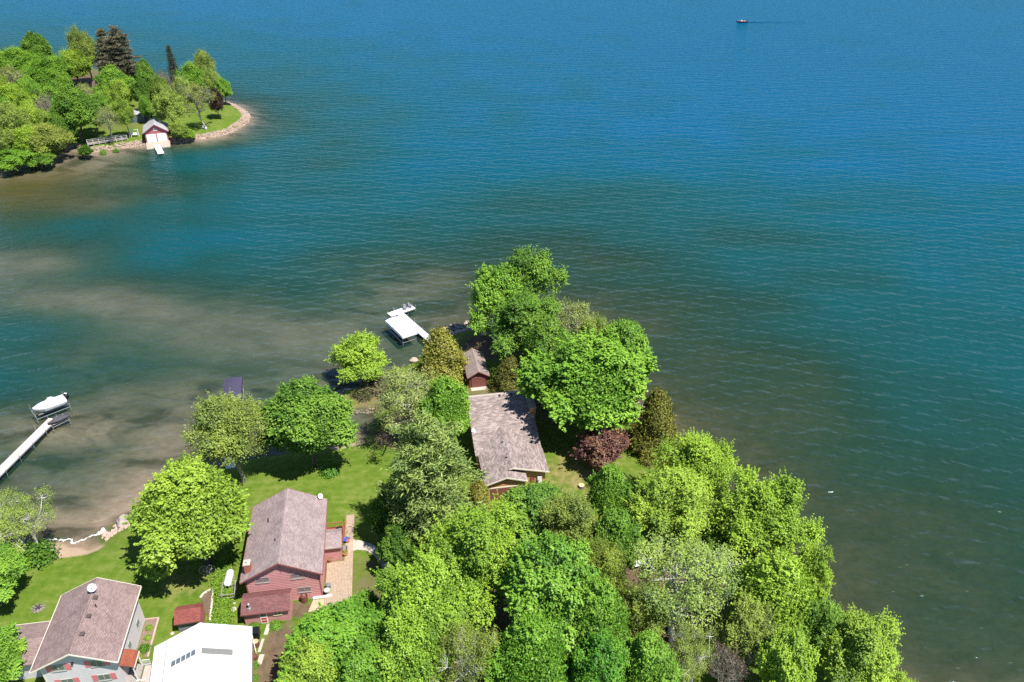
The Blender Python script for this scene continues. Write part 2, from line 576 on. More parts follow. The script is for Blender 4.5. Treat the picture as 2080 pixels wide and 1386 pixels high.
sx_ = t.n('ShaderNodeSeparateXYZ')
t.l(pos, sx_.inputs[0])
ph1 = t.math('MULTIPLY', t.noise(pos, 0.14, 3, 0.6), 9.0)
ph2 = t.math('MULTIPLY', t.noise(t.mapping(pos, (1, 1, 1), (0, 0, 1.1)), 0.21, 3, 0.6), 8.0)
patch = t.noise(t.mapping(pos, (0.6, 1.0, 1)), 0.22, 2, 0.5)


def train(lam, deg, slope, ph):
    """One wind-wave train, its crests bent by slow noise; height in metres."""
    k, a = 2 * math.pi / lam, math.radians(deg)
    u = t.math('ADD', t.math('MULTIPLY', sx_.outputs[0], k * math.sin(a)), t.math('MULTIPLY_ADD', sx_.outputs[1], k * math.cos(a), ph))
    return t.math('MULTIPLY', t.math('SINE', u), slope / k)


hgt = None
for lam, deg, slope, ph in ((5.9, -6, .045, ph2), (4.1, 11, .065, ph1), (2.9, -12, .085, ph2), (2.0, 14, .105, ph1), (1.55, -17, .10, ph2), (1.15, 28, .065, ph1), (.9, -24, .055, ph2)):
    h_ = train(lam, deg, slope, ph)
    hgt = h_ if hgt is None else t.math('ADD', hgt, h_)
hgt = t.math('ADD', hgt, t.math('MULTIPLY', t.noise(t.mapping(pos, (0.55, 1, 1)), 1.6, 2, 0.5), 0.10))
gust = t.math('MULTIPLY_ADD', patch, 1.0, t.math('MULTIPLY', t.noise(t.mapping(pos, (0.5, 1.0, 1)), 0.025, 3, 0.6), 0.8))
# waves die down in the shallows
amp = t.math('ADD', t.math('MULTIPLY', t.math('DIVIDE', dep, 1.2, clamp=True), 0.42), 0.58)
amp = t.math('MULTIPLY', amp, t.math('ADD', t.math('MULTIPLY', gust, 0.7), 0.42))
b = t.n('ShaderNodeBump')
b.inputs['Strength'].default_value = 1.0
b.inputs['Distance'].default_value = 1.0
t.l(t.math('MULTIPLY', hgt, amp), b.inputs['Height'])
fr = t.n('ShaderNodeFresnel')
fr.inputs['IOR'].default_value = 1.333
t.l(b.outputs[0], fr.inputs['Normal'])
gl = t.n('ShaderNodeBsdfGlossy')
gl.inputs['Roughness'].default_value = 0.17
gl.inputs['Color'].default_value = (0.66, 0.87, 1.0, 1)  # blue put into the sky reflection, a tint water itself lacks
t.l(b.outputs[0], gl.inputs['Normal'])
body = t.n('ShaderNodeBsdfDiffuse')
dn = t.math('DIVIDE', dep, 14.0, clamp=True)
t.l(t.ramp(dn, [(0.0, (0.034, 0.052, 0.026)), (0.10, (0.015, 0.056, 0.034)), (0.24, (0.007, 0.068, 0.070)), (0.5, (0.002, 0.068, 0.100)), (1.0, (0.001, 0.074, 0.150))]), body.inputs[0])
t.l(b.outputs[0], body.inputs['Normal'])
tr = t.n('ShaderNodeBsdfTransparent')
ex = lambda k: t.math('POWER', 2.71828, t.math('MULTIPLY', dep, -k))
cmb = t.n('ShaderNodeCombineColor')
t.l(ex(0.34), cmb.inputs[0])
t.l(ex(0.18), cmb.inputs[1])
t.l(ex(0.24), cmb.inputs[2])
t.l(cmb.outputs[0], tr.inputs[0])
m1 = t.n('ShaderNodeMixShader')
t.l(t.math('SUBTRACT', 1.0, ex(0.48)), m1.inputs[0])
t.l(tr.outputs[0], m1.inputs[1])
t.l(body.outputs[0], m1.inputs[2])
m2 = t.n('ShaderNodeMixShader')
t.l(t.math('DIVIDE', fr.outputs[0], t.math('MULTIPLY_ADD', fr.outputs[0], 3.8, 1.0)), m2.inputs[0])   # ruffled water never mirrors fully at a low angle
t.l(m1.outputs[0], m2.inputs[1])
t.l(gl.outputs[0], m2.inputs[2])
t.l(m2.outputs[0], t.out.inputs[0])
tag(link('lake', lake_me, t.m), kind='structure')
# ------------------------------------------------------------------ buildings
RED_WALL = M('red_siding', (0.50, 0.235, 0.225), 0.75, 0.10, 1.5, 0.2, 30)
RED_TRIM = M('red_trim', (0.25, 0.095, 0.085), 0.7, 0.12, 2)
GREY_WALL = M('grey_siding', (0.57, 0.53, 0.545), 0.7, 0.05, 1.2)
CREAM = M('cream_trim', (0.72, 0.66, 0.54), 0.6, 0.06, 2)
WHITE = M('white_paint', (0.78, 0.78, 0.77), 0.5, 0.04, 2)
TAN_WALL = M('tan_cedar_siding', (0.52, 0.27, 0.12), 0.75, 0.12, 1.8, 0.2, 30)
BROWN_DOOR = M('brown_door', (0.22, 0.08, 0.065), 0.6, 0.08, 2)
DARK = M('dark_metal', (0.03, 0.03, 0.035), 0.45, 0.2, 3)
BLACK = M('black_plastic', (0.012, 0.012, 0.016), 0.4, 0.2, 3)
GALV = M('galvanised_metal', (0.45, 0.46, 0.47), 0.4, 0.08, 3, metal=0.6)
BRICK = M('chimney_brick', (0.36, 0.13, 0.08), 0.9, 0.25, 5, 0.5, 14)
PINK = M('pink_shutter', (0.62, 0.18, 0.20), 0.6, 0.06, 2)
CONCRETE = M('concrete', (0.45, 0.40, 0.34), 0.9, 0.12, 1.5, 0.3, 30)
OLD_WOOD = M('weathered_wood', (0.30, 0.27, 0.24), 0.9, 0.2, 3, 0.4, 20)
STEEL_ROOF = M('white_steel_roof', (0.80, 0.81, 0.81), 0.35, 0.03, 0.8, stain=((0.66, 0.64, 0.60), 0.7))
PANEL = M('translucent_roof_panel', (0.20, 0.20, 0.19), 0.5, 0.1, 3)
GLASS = NT('window_glass')
_p = GLASS.n('ShaderNodeBsdfPrincipled')
_p.inputs['Base Color'].default_value = (0.13, 0.145, 0.155, 1)  # grey base colour stands for curtains and reflected sky in the panes
_p.inputs['Roughness'].default_value = 0.06
_p.inputs['Specular IOR Level'].default_value = 0.8
GLASS.l(_p.outputs[0], GLASS.out.inputs[0])
GLASS = GLASS.m
ROOF_RED = shingles('roof_rose_brown', (0.50, 0.395, 0.38), (0.36, 0.28, 0.27), (0.24, 0.185, 0.18))
ROOF_GREY = shingles('roof_mauve_brown', (0.42, 0.305, 0.28), (0.30, 0.215, 0.20), (0.19, 0.135, 0.125))
ROOF_TAN = shingles('roof_weathered_tan', (0.52, 0.42, 0.385), (0.27, 0.215, 0.195), (0.17, 0.135, 0.12), w=0.55, h=0.2)
ROOF_SHED = shingles('roof_dark_rose', (0.310, 0.139, 0.132), (0.202, 0.093, 0.093), (0.124, 0.070, 0.070), streak=(0.155, 0.132, 0.124))
ROOF_BRICKRED = shingles('roof_brick_red', (0.372, 0.116, 0.093), (0.279, 0.085, 0.070), (0.186, 0.062, 0.054))
ROOF_PALE = shingles('roof_pale_grey', (0.620, 0.605, 0.605), (0.496, 0.480, 0.496), (0.341, 0.341, 0.341))


def clip(poly, t0, t1):
    """The part of the polygon (s, t) with t0 <= t <= t1."""
    for lim, sg in ((t0, 1), (t1, -1)):
        out = []
        for i in range(len(poly)):
            a, b_ = poly[i], poly[(i + 1) % len(poly)]
            da, db = sg * (a[1] - lim), sg * (b_[1] - lim)
            if da >= 0: out.append(a)
            if (da > 0 > db) or (da < 0 < db):
                k = da / (da - db)
                out.append((a[0] + (b_[0] - a[0]) * k, lim))
        poly = out
        if len(poly) < 3: return []
    return poly


def siding(wall, o, sdir, ndir, poly, h, mat, z0=0.0, th=0.035):
    """Lap boards on a wall plane: each course its own board, its lower edge proud."""
    o, sd, nd = Vector(o), Vector(sdir), Vector(ndir)
    zmax = max(p[1] for p in poly)
    k = z0
    while k < zmax - 0.03:
        q = clip(poly, k + 0.004, min(k + h, zmax))
        k += h
        if len(q) < 3: continue
        tb = min(p[1] for p in q)
        tt = max(p[1] for p in q)
        if tt - tb < 0.03: continue
        m = MB()
        n = len(q)
        out, inn = [], []
        for s_, t_ in q:
            e = 0.006 + (th - 0.006) * (tt - t_) / (tt - tb)
            out.append(tuple(o + sd * s_ + Vector((0, 0, t_)) + nd * e))
            inn.append(tuple(o + sd * s_ + Vector((0, 0, t_))))
        m.v = out + inn
        m.f = [list(range(n))] + [[i, n + i, n + (i + 1) % n, (i + 1) % n] for i in range(n)]
        m.build('siding_board', mat, wall)


def frame_box(o, sd, nd, s0, s1, z0, z1, d0, d1):
    """A box on a wall plane, from depth d0 to d1 outwards."""
    o, sd, nd = Vector(o), Vector(sd), Vector(nd)
    P = lambda s_, z_, d_: tuple(o + sd * s_ + Vector((0, 0, z_)) + nd * d_)
    return [P(s0, z0, d1), P(s1, z0, d1), P(s1, z1, d1), P(s0, z1, d1), P(s0, z0, d0), P(s1, z0, d0), P(s1, z1, d0), P(s0, z1, d0)]


def wbox(m, *a):
    pts = frame_box(*a)
    b_ = len(m.v)
    m.v += pts
    m.f += [[b_ + i for i in q] for q in ((0, 1, 2, 3), (7, 6, 5, 4), (4, 5, 1, 0), (5, 6, 2, 1), (6, 7, 3, 2), (7, 4, 0, 3))]
    return m


def window(parent, o, sd, nd, s, z, w, h, panes=2, fmat=None, shutters=None, sill=True):
    """Frame with a mullion, a pane in each light, a sill; shutters if the house has them."""
    fmat = fmat or WHITE
    s0, s1, z0, z1 = s - w / 2, s + w / 2, z - h / 2, z + h / 2
    fw = 0.07
    m = MB()
    wbox(m, o, sd, nd, s0, s1, z0, z0 + fw, 0.0, 0.085)
    wbox(m, o, sd, nd, s0, s1, z1 - fw, z1, 0.0, 0.085)
    lw = (w - fw * (panes + 1)) / panes
    for k in range(panes + 1):
        a_ = s0 + k * (lw + fw)
        wbox(m, o, sd, nd, a_, a_ + fw, z0 + fw, z1 - fw, 0.0, 0.083)
    f = m.build('window', fmat, parent)
    for k in range(panes):
        a_ = s0 + fw + k * (lw + fw)
        wbox(MB(), o, sd, nd, a_ - .005, a_ + lw + .005, z0 + fw - .005, z1 - fw + .005, 0.0, 0.048).build('pane', GLASS, f)
    if sill:
        wbox(MB(), o, sd, nd, s0 - 0.06, s1 + 0.06, z0 - 0.07, z0 - 0.003, 0.0, 0.12).build('sill', fmat, f)
    if shutters:
        for sg in (-1, 1):
            a_ = s0 - 0.56 if sg < 0 else s1 + 0.04
            sm = wbox(MB(), o, sd, nd, a_, a_ + 0.52, z0 - 0.03, z1 + 0.03, 0.0, 0.06)
            so = sm.build('shutter', shutters, f)
    return f


def prism_wall(poly, y0, y1):
    """Solid house body: gable outline (x, z) run from y0 to y1."""
    m = MB()
    n = len(poly)
    m.v = [(x, y0, z) for x, z in poly] + [(x, y1, z) for x, z in poly]
    m.f = [list(range(n)), [n + i for i in reversed(range(n))]] + [[i, n + i, n + (i + 1) % n, (i + 1) % n] for i in range(n)]
    return m


def gable_roof(parent, x0, x1, y0, y1, ze, zr, mat, trim, th=0.16, xr=None, ridge_cap=True, fascia=0.2):
    """Two slopes over a ridge along y, fascia boards along the gable and a ridge cap."""
    xr = (x0 + x1) / 2 if xr is None else xr
    for side, xe in (('l', x0), ('r', x1)):
        if side == 'l':
            pts = [(xe, y0, ze), (xr - .002, y0, zr), (xr - .002, y1, zr), (xe, y1, ze)]
        else:
            pts = [(xr + .002, y0, zr), (xe, y0, ze), (xe, y1, ze), (xr + .002, y1, zr)]
        MB().slab(pts, th, True, (0, 1, 0)).build('roof_slope', mat, parent)
    if ridge_cap:
        sl, sr = (zr - ze) / (xr - x0), (zr - ze) / (x1 - xr)
        m = MB()
        m.slab([(xr - .18, y0 + .02, zr - .18 * sl + .012), (xr, y0 + .02, zr + .014), (xr, y1 - .02, zr + .014), (xr - .18, y1 - .02, zr - .18 * sl + .012)], .012, True, (0, 1, 0))
        m.slab([(xr, y0 + .02, zr + .014), (xr + .18, y0 + .02, zr - .18 * sr + .012), (xr + .18, y1 - .02, zr - .18 * sr + .012), (xr, y1 - .02, zr + .014)], .012, True, (0, 1, 0))
        m.build('ridge_cap', mat, parent)
    for yy, dy in ((y0, -0.05), (y1, 0.05)):
        m = MB()
        ya, yb = yy, yy + dy
        for xa, za, xb, zb in ((x0, ze, xr, zr), (xr, zr, x1, ze)):
            q = [(xa, za + .015), (xb, zb + .015), (xb, zb - fascia), (xa, za - fascia)]
            b_ = len(m.v)
            m.v += [(x, ya, z) for x, z in q] + [(x, yb, z) for x, z in q]
            m.f += [[b_ + i for i in (0, 1, 2, 3)], [b_ + i for i in (7, 6, 5, 4)]] + [[b_ + i, b_ + 4 + i, b_ + 4 + (i + 1) % 4, b_ + (i + 1) % 4] for i in range(4)]
        m.build('bargeboard', trim, parent)
    for xe, dx in ((x0, -0.06), (x1, 0.06)):
        MB().box(min(xe, xe + dx), max(xe, xe + dx), y0 + .02, y1 - .02, ze - fascia, ze + .01).build('fascia', trim, parent)


def roof_vent(parent, x, y, z, s=0.28, mat=None):
    m = MB().lathe((x, y, z - .2), [(s * .5, 0), (s * .5, .32), (s * .8, .33), (s * .75, .42), (s * .2, .46)], 10)
    return m.build('roof_vent', mat or DARK, parent)


def satellite_dish(name, loc, rz, label, r=0.4, h=0.5, mat=None):
    d = empty(name, loc, rz, label, 'satellite dish')
    MB().tube((0, 0, -0.35), (0, 0, h), 0.03).tube((0, 0, h * .5), (0.25, -0.1, -.3), 0.018).build('mast', GALV, d)
    m = MB()
    prof = [(0.02, 0.0), (r * .35, .02), (r * .7, .075), (r, .16)]
    tilt = Matrix.Translation((0, 0, h)) @ Matrix.Rotation(math.radians(52), 4, 'X')
    m.lathe((0, 0, 0), prof, 18)
    m.f = m.f[:-1]
    m.v = [tuple(tilt @ Vector(v)) for v in m.v]
    dd = m.build('reflector', mat or WHITE, d, smooth=True)
    mm = MB()
    mm.tube(tilt @ Vector((0, -r, .1)), tilt @ Vector((0, -.05, r * 1.1)), .015).tube(tilt @ Vector((0, -.1, r)), tilt @ Vector((0, 0, r * 1.25)), .05)
    mm.build('feed_arm', DARK, d)
    return d


YAW = math.radians(8.5)
yu = np.array([math.cos(YAW), math.sin(YAW)])
yv = np.array([-math.sin(YAW), math.cos(YAW)])


def local(o, x, y, yaw=YAW):
    return (o[0] + x * math.cos(yaw) - y * math.sin(yaw), o[1] + x * math.sin(yaw) + y * math.cos(yaw))


# ---- the red two-storey house
RO = (-31.28, 62.87)                     # front left corner of its eaves
h = empty('red_house', (*RO, G), YAW, 'red lap-sided two-storey house with rose-brown roof and three paired windows in its gable', 'house')
x0, x1, y0, y1, ze, zr = 0.0, 9.3, 0.0, 12.6, 4.4, 6.95
xr = 4.6
wx0, wx1, wy0, wy1 = .5, 8.8, .5, 12.1
gz = lambda x: ze + (zr - ze) * (1 - abs(x - xr) / (xr if x < xr else x1 - xr)) - .17
outl = [(wx0, -.6), (wx1, -.6), (wx1, gz(wx1)), (xr, gz(xr)), (wx0, gz(wx0))]
wall = prism_wall(outl, wy0, wy1).build('wall', RED_WALL, h)
siding(wall, (0, wy0, 0), (1, 0, 0), (0, -1, 0), [(x, max(z, 0)) for x, z in outl], .27, RED_WALL, th=.055)
siding(wall, (wx1, 0, 0), (0, 1, 0), (1, 0, 0), [(wy0, 0), (wy1, 0), (wy1, gz(wx1)), (wy0, gz(wx1))], .27, RED_WALL)
for x_ in (wx0 - .05, wx1 - .09):
    MB().box(x_, x_ + .14, wy0 - .06, wy0 + .06, 0, gz(wx0) - .02).build('corner_board', RED_TRIM, wall)
MB().box(xr - .04, xr + .04, wy0 - .045, wy0, 4.75, gz(xr) - .02).build('gable_batten', RED_TRIM, wall)
gable_roof(h, x0, x1, y0, y1, ze, zr, ROOF_RED, RED_TRIM, xr=xr)
for s_, z_ in ((2.4, 4.0), (6.4, 4.05), (6.85, 1.65)):
    window(h, (0, wy0, 0), (1, 0, 0), (0, -1, 0), s_, z_, 1.55, .85, 2, M('taupe_frame', (.36, .30, .28), .6))
c_ = MB().box(.55, 1.25, .95, 1.75, 4.2, 6.1).build('chimney', BRICK, h)
MB().box(.5, 1.3, .9, 1.8, 6.1, 6.2).build('chimney_cap', CONCRETE, c_)
MB().tube((.9, 1.35, 6.2), (.9, 1.35, 6.45), .13).build('flue', M('clay_flue', (.5, .45, .4)), c_)
for x_, y_ in ((2.55, 8.3), (2.6, 7.95), (3.9, 4.0)):
    zz = ze + (zr - ze) * x_ / xr
    MB().tube((x_, y_, zz - .1), (x_, y_, zz + .35), .07).build('vent_pipe', DARK, h)
# side entry: red box with its own little gable roof
MB().box(8.82, 10.9, 5.95, 8.4, -.3, 2.55).build('entry_wall', RED_WALL, h)
ew = [c for c in h.children if c.name.startswith('entry_wall')][0]
siding(ew, (0, 5.95, 0), (1, 0, 0), (0, -1, 0), [(8.86, 0), (10.9, 0), (10.9, 2.5), (8.86, 2.5)], .25, RED_WALL)
siding(ew, (10.9, 0, 0), (0, 1, 0), (1, 0, 0), [(5.95, 0), (8.4, 0), (8.4, 2.5), (5.95, 2.5)], .25, RED_WALL)
for pts in ([(8.84, 5.6, 2.6), (11.15, 5.6, 2.6), (11.15, 7.75, 3.25), (8.84, 7.75, 3.25)], [(8.84, 7.754, 3.25), (11.15, 7.754, 3.25), (11.15, 8.75, 2.75), (8.84, 8.75, 2.75)]):
    MB().slab(pts, .14, True, (1, 0, 0)).build('entry_roof', ROOF_RED, h)
MB().box(10.94, 10.98, 6.7, 7.6, 0, 2.05).build('entry_door', BROWN_DOOR, h)
MB().box(11.16, 11.21, 5.62, 7.7, 2.42, 2.62).build('entry_fascia', RED_TRIM, h)
# deck behind the entry
dk = MB().box(8.86, 11.1, 8.8, 11.4, .25, .35).build('deck', M('deck_red', (.33, .10, .075), .8, .15, 2), h)
for k in range(8):
    MB().box(8.88 + k * .275, 8.88 + k * .275 + .255, 8.85, 11.38, .352, .39).build('deck_board', M('deck_red', (.33, .10, .075)), dk)
for p0, p1 in (((8.95, 11.35), (11.05, 11.35)), ((11.05, 11.35), (11.05, 8.5))):
    rl = MB()
    rl.tube((*p0, 1.28), (*p1, 1.28), .06, n=4)
    rl.tube((*p0, .6), (*p1, .6), .035, n=4)
    q0, q1 = Vector(p0), Vector(p1)
    for k in range(9):
        q = q0.lerp(q1, k / 8)
        rl.tube((q.x, q.y, .3), (q.x, q.y, 1.3), .03, n=4)
    rl.build('railing', M('rail_red', (.36, .085, .06), .7), h)
MB().tube((11.1, 11.4, 0), (11.1, 11.4, 1.9), .05).build('rail_post', M('rail_red', (.36, .085, .06)), h)
satellite_dish('satellite_dish', (*local(RO, 8.45, 12.4), G + 4.75), YAW + .9, 'small white satellite dish at the back corner of the red house roof', .36, .45)
g_ = empty('grill', (*local(RO, 10.5, 10.2), G + .4), YAW, 'barbecue grill under a black cover on the red deck', 'grill')
m = MB()
prof = [(.0, 0), (.55, 0), (.52, .5), (.5, .85), (.36, 1.08), (.06, 1.15)]
m.lathe((0, 0, 0), [(max(r, .02), z) for r, z in prof], 10)
m.v = [(x * 1.05 + .06 * math.sin(7 * z + 3 * y), y * .75 + .04 * math.sin(9 * x), z) for x, y, z in m.v]
m.build('cover', BLACK, g_, smooth=True)
MB().tube((-.4, 0, 0), (-.4, 0, .1), .07).build('wheel', DARK, g_)
MB().tube((.4, 0, 0), (.4, 0, .1), .07).build('wheel', DARK, g_)

# ---- the lean little red workshop in front of it
sh = empty('garden_shed', (*local(RO, .25, -2.35), G), YAW, 'long red garden shed with stovepipe and white door in front of the red house', 'shed')
SW, SDp = 5.1, 2.25
wl_ = MB().box(0, SW, 0, SDp, -.4, 2.15).build('wall', RED_WALL, sh)
for xx in (0.0, SW):
    MB().face([(xx, 0, 2.1), (xx, SDp, 2.1), (xx, 1.3, 2.85)]).build('gable_end', RED_WALL, sh)
siding(wl_, (0, 0, 0), (1, 0, 0), (0, -1, 0), [(0, 0), (SW, 0), (SW, 2.1), (0, 2.1)], .42, RED_WALL, th=.02)
siding(wl_, (SW, 0, 0), (0, 1, 0), (1, 0, 0), [(0, 0), (SDp, 0), (SDp, 2.1), (0, 2.1)], .42, RED_WALL, th=.02)
MB().slab([(-.2, -.35, 2.15), (SW + .12, -.35, 2.15), (SW + .12, 1.3, 3.0), (-.2, 1.3, 3.0)], .1, True, (1, 0, 0)).build('roof_slope', ROOF_SHED, sh)
MB().slab([(-.2, 1.304, 3.0), (SW + .12, 1.304, 3.0), (SW + .12, 2.5, 2.45), (-.2, 2.5, 2.45)], .1, True, (1, 0, 0)).build('roof_slope', shingles('roof_rear_rose', (.28, .12, .115), (.21, .09, .088), (.13, .06, .06)), sh)  # rear slope has its own rose tones, without the front slope's streaks
MB().box(-.22, SW + .14, -.4, -.352, 1.98, 2.17).build('fascia', RED_TRIM, sh)
d_ = MB().box(1.75, 2.55, -.06, -.005, 0, 1.95).build('door', WHITE, sh)
MB().box(1.85, 2.45, -.085, -.062, 1.15, 1.8).build('pane', GLASS, d_)
MB().box(1.85, 2.45, -.08, -.062, .15, .5).build('panel', M('door_red', (.45, .07, .06), .6), d_)
MB().box(1.85, 2.45, -.08, -.062, .62, .95).build('panel', M('door_red', (.45, .07, .06)), d_)
window(sh, (0, 0, 0), (1, 0, 0), (0, -1, 0), 3.75, 1.45, .95, .55, 2, M('yellowed_white', (.66, .62, .42)))
f_ = MB().box(.55, .95, .05, .4, 2.3, 2.52).build('flue_flashing', GALV, sh)
MB().tube((.75, .22, 2.4), (.75, .22, 3.1), .09).lathe((.75, .22, 3.1), [(.16, 0), (.15, .1), (.04, .18)], 10).build('stovepipe', GALV, sh)

# ---- grey house at lower left
GO = (-49.03, 50.78)
h = empty('grey_house', (*GO, G), YAW, 'grey lap-sided house with pink shutters and mauve-brown roof, lower left', 'house')
x0, x1, y0, y1, ze, zr, xr = 0.0, 8.5, 0.0, 10.0, 5.0, 7.1, 4.3
wx0, wx1, wy0, wy1 = .65, 7.9, .75, 9.5
outl = [(wx0, -.6), (wx1, -.6), (wx1, gz(wx1)), (xr, gz(xr)), (wx0, gz(wx0))]
wall = prism_wall(outl, wy0, wy1).build('wall', GREY_WALL, h)
siding(wall, (0, wy0, 0), (1, 0, 0), (0, -1, 0), [(x, max(z, 0)) for x, z in outl], .24, GREY_WALL, th=.025)
siding(wall, (wx1, 0, 0), (0, 1, 0), (1, 0, 0), [(wy0, 0), (wy1, 0), (wy1, gz(wx1)), (wy0, gz(wx1))], .24, GREY_WALL, th=.025)
MB().box(wx0 - .06, wx0 + .08, wy0 - .06, wy0 + .06, 0, 4.7).build('corner_board', CREAM, wall)
gable_roof(h, x0, x1, y0, y1, ze, zr, ROOF_GREY, CREAM, xr=xr, fascia=.16)
for s_, z_ in ((2.35, 4.35), (6.1, 4.35), (6.25, 2.0), (2.6, 2.0)):
    window(h, (0, wy0, 0), (1, 0, 0), (0, -1, 0), s_, z_, 1.25, .95, 2, M('sage_frame', (.34, .36, .31), .6), PINK)
for s_, z_, w_ in ((7.55, 1.7, .85), (4.35, 2.1, .7)):
    window(h, (wx1, 0, 0), (0, 1, 0), (1, 0, 0), s_, z_, w_, .95, 2, M('sage_frame', (.34, .36, .31)))
MB().box(3.75, 3.95, .5, .74, 4.75, 4.95).build('flood_lamp', DARK, h)
for y_ in (2.5, 4.8, 7.25):
    x_ = 4.85
    zz = ze + (zr - ze) * (x1 - x_) / (x1 - xr)
    v_ = MB().box(x_ - .2, x_ + .2, y_ - .2, y_ + .2, zz - .1, zz + .16).build('roof_vent', M('brown_vent', (.10, .075, .07), .6), h)
    MB().box(x_ - .24, x_ + .24, y_ - .24, y_ + .24, zz + .162, zz + .2).build('vent_hood', M('brown_vent', (.10, .075, .07)), v_)
MB().tube((5.2, 6.15, 6.4), (5.2, 6.15, 7.15), .06).build('vent_pipe', DARK, h)
cb = MB()
for pa, pb in (((4.75, 7.2), (4.9, 6.3)), ((4.9, 6.3), (6.1, 5.75)), ((6.1, 5.75), (7.0, 4.7)), ((7.0, 4.7), (7.1, 3.4)), ((7.1, 3.4), (7.7, 3.3)), ((4.6, 7.2), (3.0, 5.9)), ((3.0, 5.9), (.3, 5.3))):
    zf = lambda x: (ze + (zr - ze) * ((x1 - x) / (x1 - xr) if x > xr else x / xr)) + .015
    cb.tube((*pa, zf(pa[0])), (*pb, zf(pb[0])), .012, n=4)
cb.build('antenna_cable', DARK, h)
# ell on its left
ell = MB()
ell.box(-4.5, .6, 3.3, 7.7, -.5, 2.9)
ell.build('ell_wall', GREY_WALL, h)
for pts in ([(-4.8, 2.7, 2.95), (.02, 2.7, 2.95), (.02, 5.5, 3.75), (-4.1, 5.5, 3.75)], [(-4.1, 5.504, 3.75), (.02, 5.504, 3.75), (.02, 8.2, 3.0), (-4.8, 8.2, 3.0)], [(-4.8, 8.2, 3.0), (-4.8, 2.7, 2.95), (-4.102, 5.5, 3.75)]):
    MB().slab(pts, .14, True, (1, 0, 0)).build('ell_roof', ROOF_GREY, h)
MB().box(-4.85, .02, 8.2, 8.25, 2.8, 3.02).build('ell_fascia', CREAM, h)
# porch roof over the side door
m = MB()
pr_ = [(7.92, 3.15), (8.5, 3.0), (9.0, 2.78), (9.3, 2.55)]
for (xa, za), (xb, zb) in zip(pr_, pr_[1:]):
    m.slab([(xa, 1.0, za), (xb, 1.0, zb), (xb, 3.1, zb), (xa, 3.1, za)], .07, True, (0, 1, 0))
m.build('porch_roof', shingles('roof_terracotta', (.42, .13, .075), (.33, .10, .06), (.2, .07, .05)), h)
MB().box(9.3, 9.36, 1.0, 3.1, 2.38, 2.54).build('porch_fascia', CREAM, h)
for y_ in (1.12, 2.98):
    MB().box(9.1, 9.2, y_ - .05, y_ + .05, 0, 2.5).build('porch_post', WHITE, h)
MB().box(7.95, 9.3, .9, 3.2, -.2, .3).build('porch_floor', OLD_WOOD, h)
for (pa, pb) in (((9.25, 3.1), (10.0, 3.1)), ((9.25, .6), (10.2, .6)), ((7.95, .35), (9.4, .35))):
    r_ = MB().tube((*pa, .95), (*pb, .95), .04, n=4).tube((*pa, .2), (*pb, .2), .03, n=4)
    q0, q1 = Vector(pa), Vector(pb)
    for k in range(7):
        q = q0.lerp(q1, k / 6)
        r_.tube((q.x, q.y, 0), (q.x, q.y, .96), .022, n=4)
    r_.build('porch_railing', WHITE, h)
satellite_dish('satellite_dish', (*local(GO, 4.5, 8.0), G + 7.2), YAW + .4, 'large pale dish on a mast at the ridge of the grey house', .46, .55, M('dish_grey', (.60, .64, .66), .45, .05))

# ---- white steel barn
BYAW = math.radians(15)
BO = local((-38.31, 55.23), 0, -15, BYAW)
h = empty('steel_barn', (*BO, G), BYAW, 'low steel-sided barn with a bright white ribbed roof and skylights, bottom edge', 'barn')
W_, L_, ze, zr, xr = 9.9, 15.0, 3.3, 5.5, 4.95
MB().box(.25, W_ - .25, .2, L_ - .25, -.6, ze).build('wall', M('barn_tan_steel', (.36, .27, .25), .6), h)
for xa, za, xb, zb in ((0, ze, xr - .003, zr), (xr + .003, zr, W_, ze)):
    m = MB().slab([(xa, 0, za), (xb, 0, zb), (xb, L_, zb), (xa, L_, za)], .09)
    n_ = 50
    for k in range(n_):
        y_ = .12 + k * (L_ - .24) / (n_ - 1)
        m.slab([(xa + .02, y_ - .025, za + .025), (xb - .02, y_ - .025, zb + .025), (xb - .02, y_ + .025, zb + .025), (xa + .02, y_ + .025, za + .025)], .03)
    m.build('roof_slope', STEEL_ROOF, h)
m = MB()
m.slab([(xr - .22, 0, zr - .06), (xr, 0, zr + .04), (xr, L_, zr + .04), (xr - .22, L_, zr - .06)], .02).slab([(xr, 0, zr + .04), (xr + .22, 0, zr - .06), (xr + .22, L_, zr - .06), (xr, L_, zr + .04)], .02)
m.build('ridge_cap', STEEL_ROOF, h)
MB().box(1.28, 1.36, .1, L_ - .1, ze + (zr - ze) * 1.3 / xr + .03, ze + (zr - ze) * 1.3 / xr + .07).build('snow_guard', GALV, h)
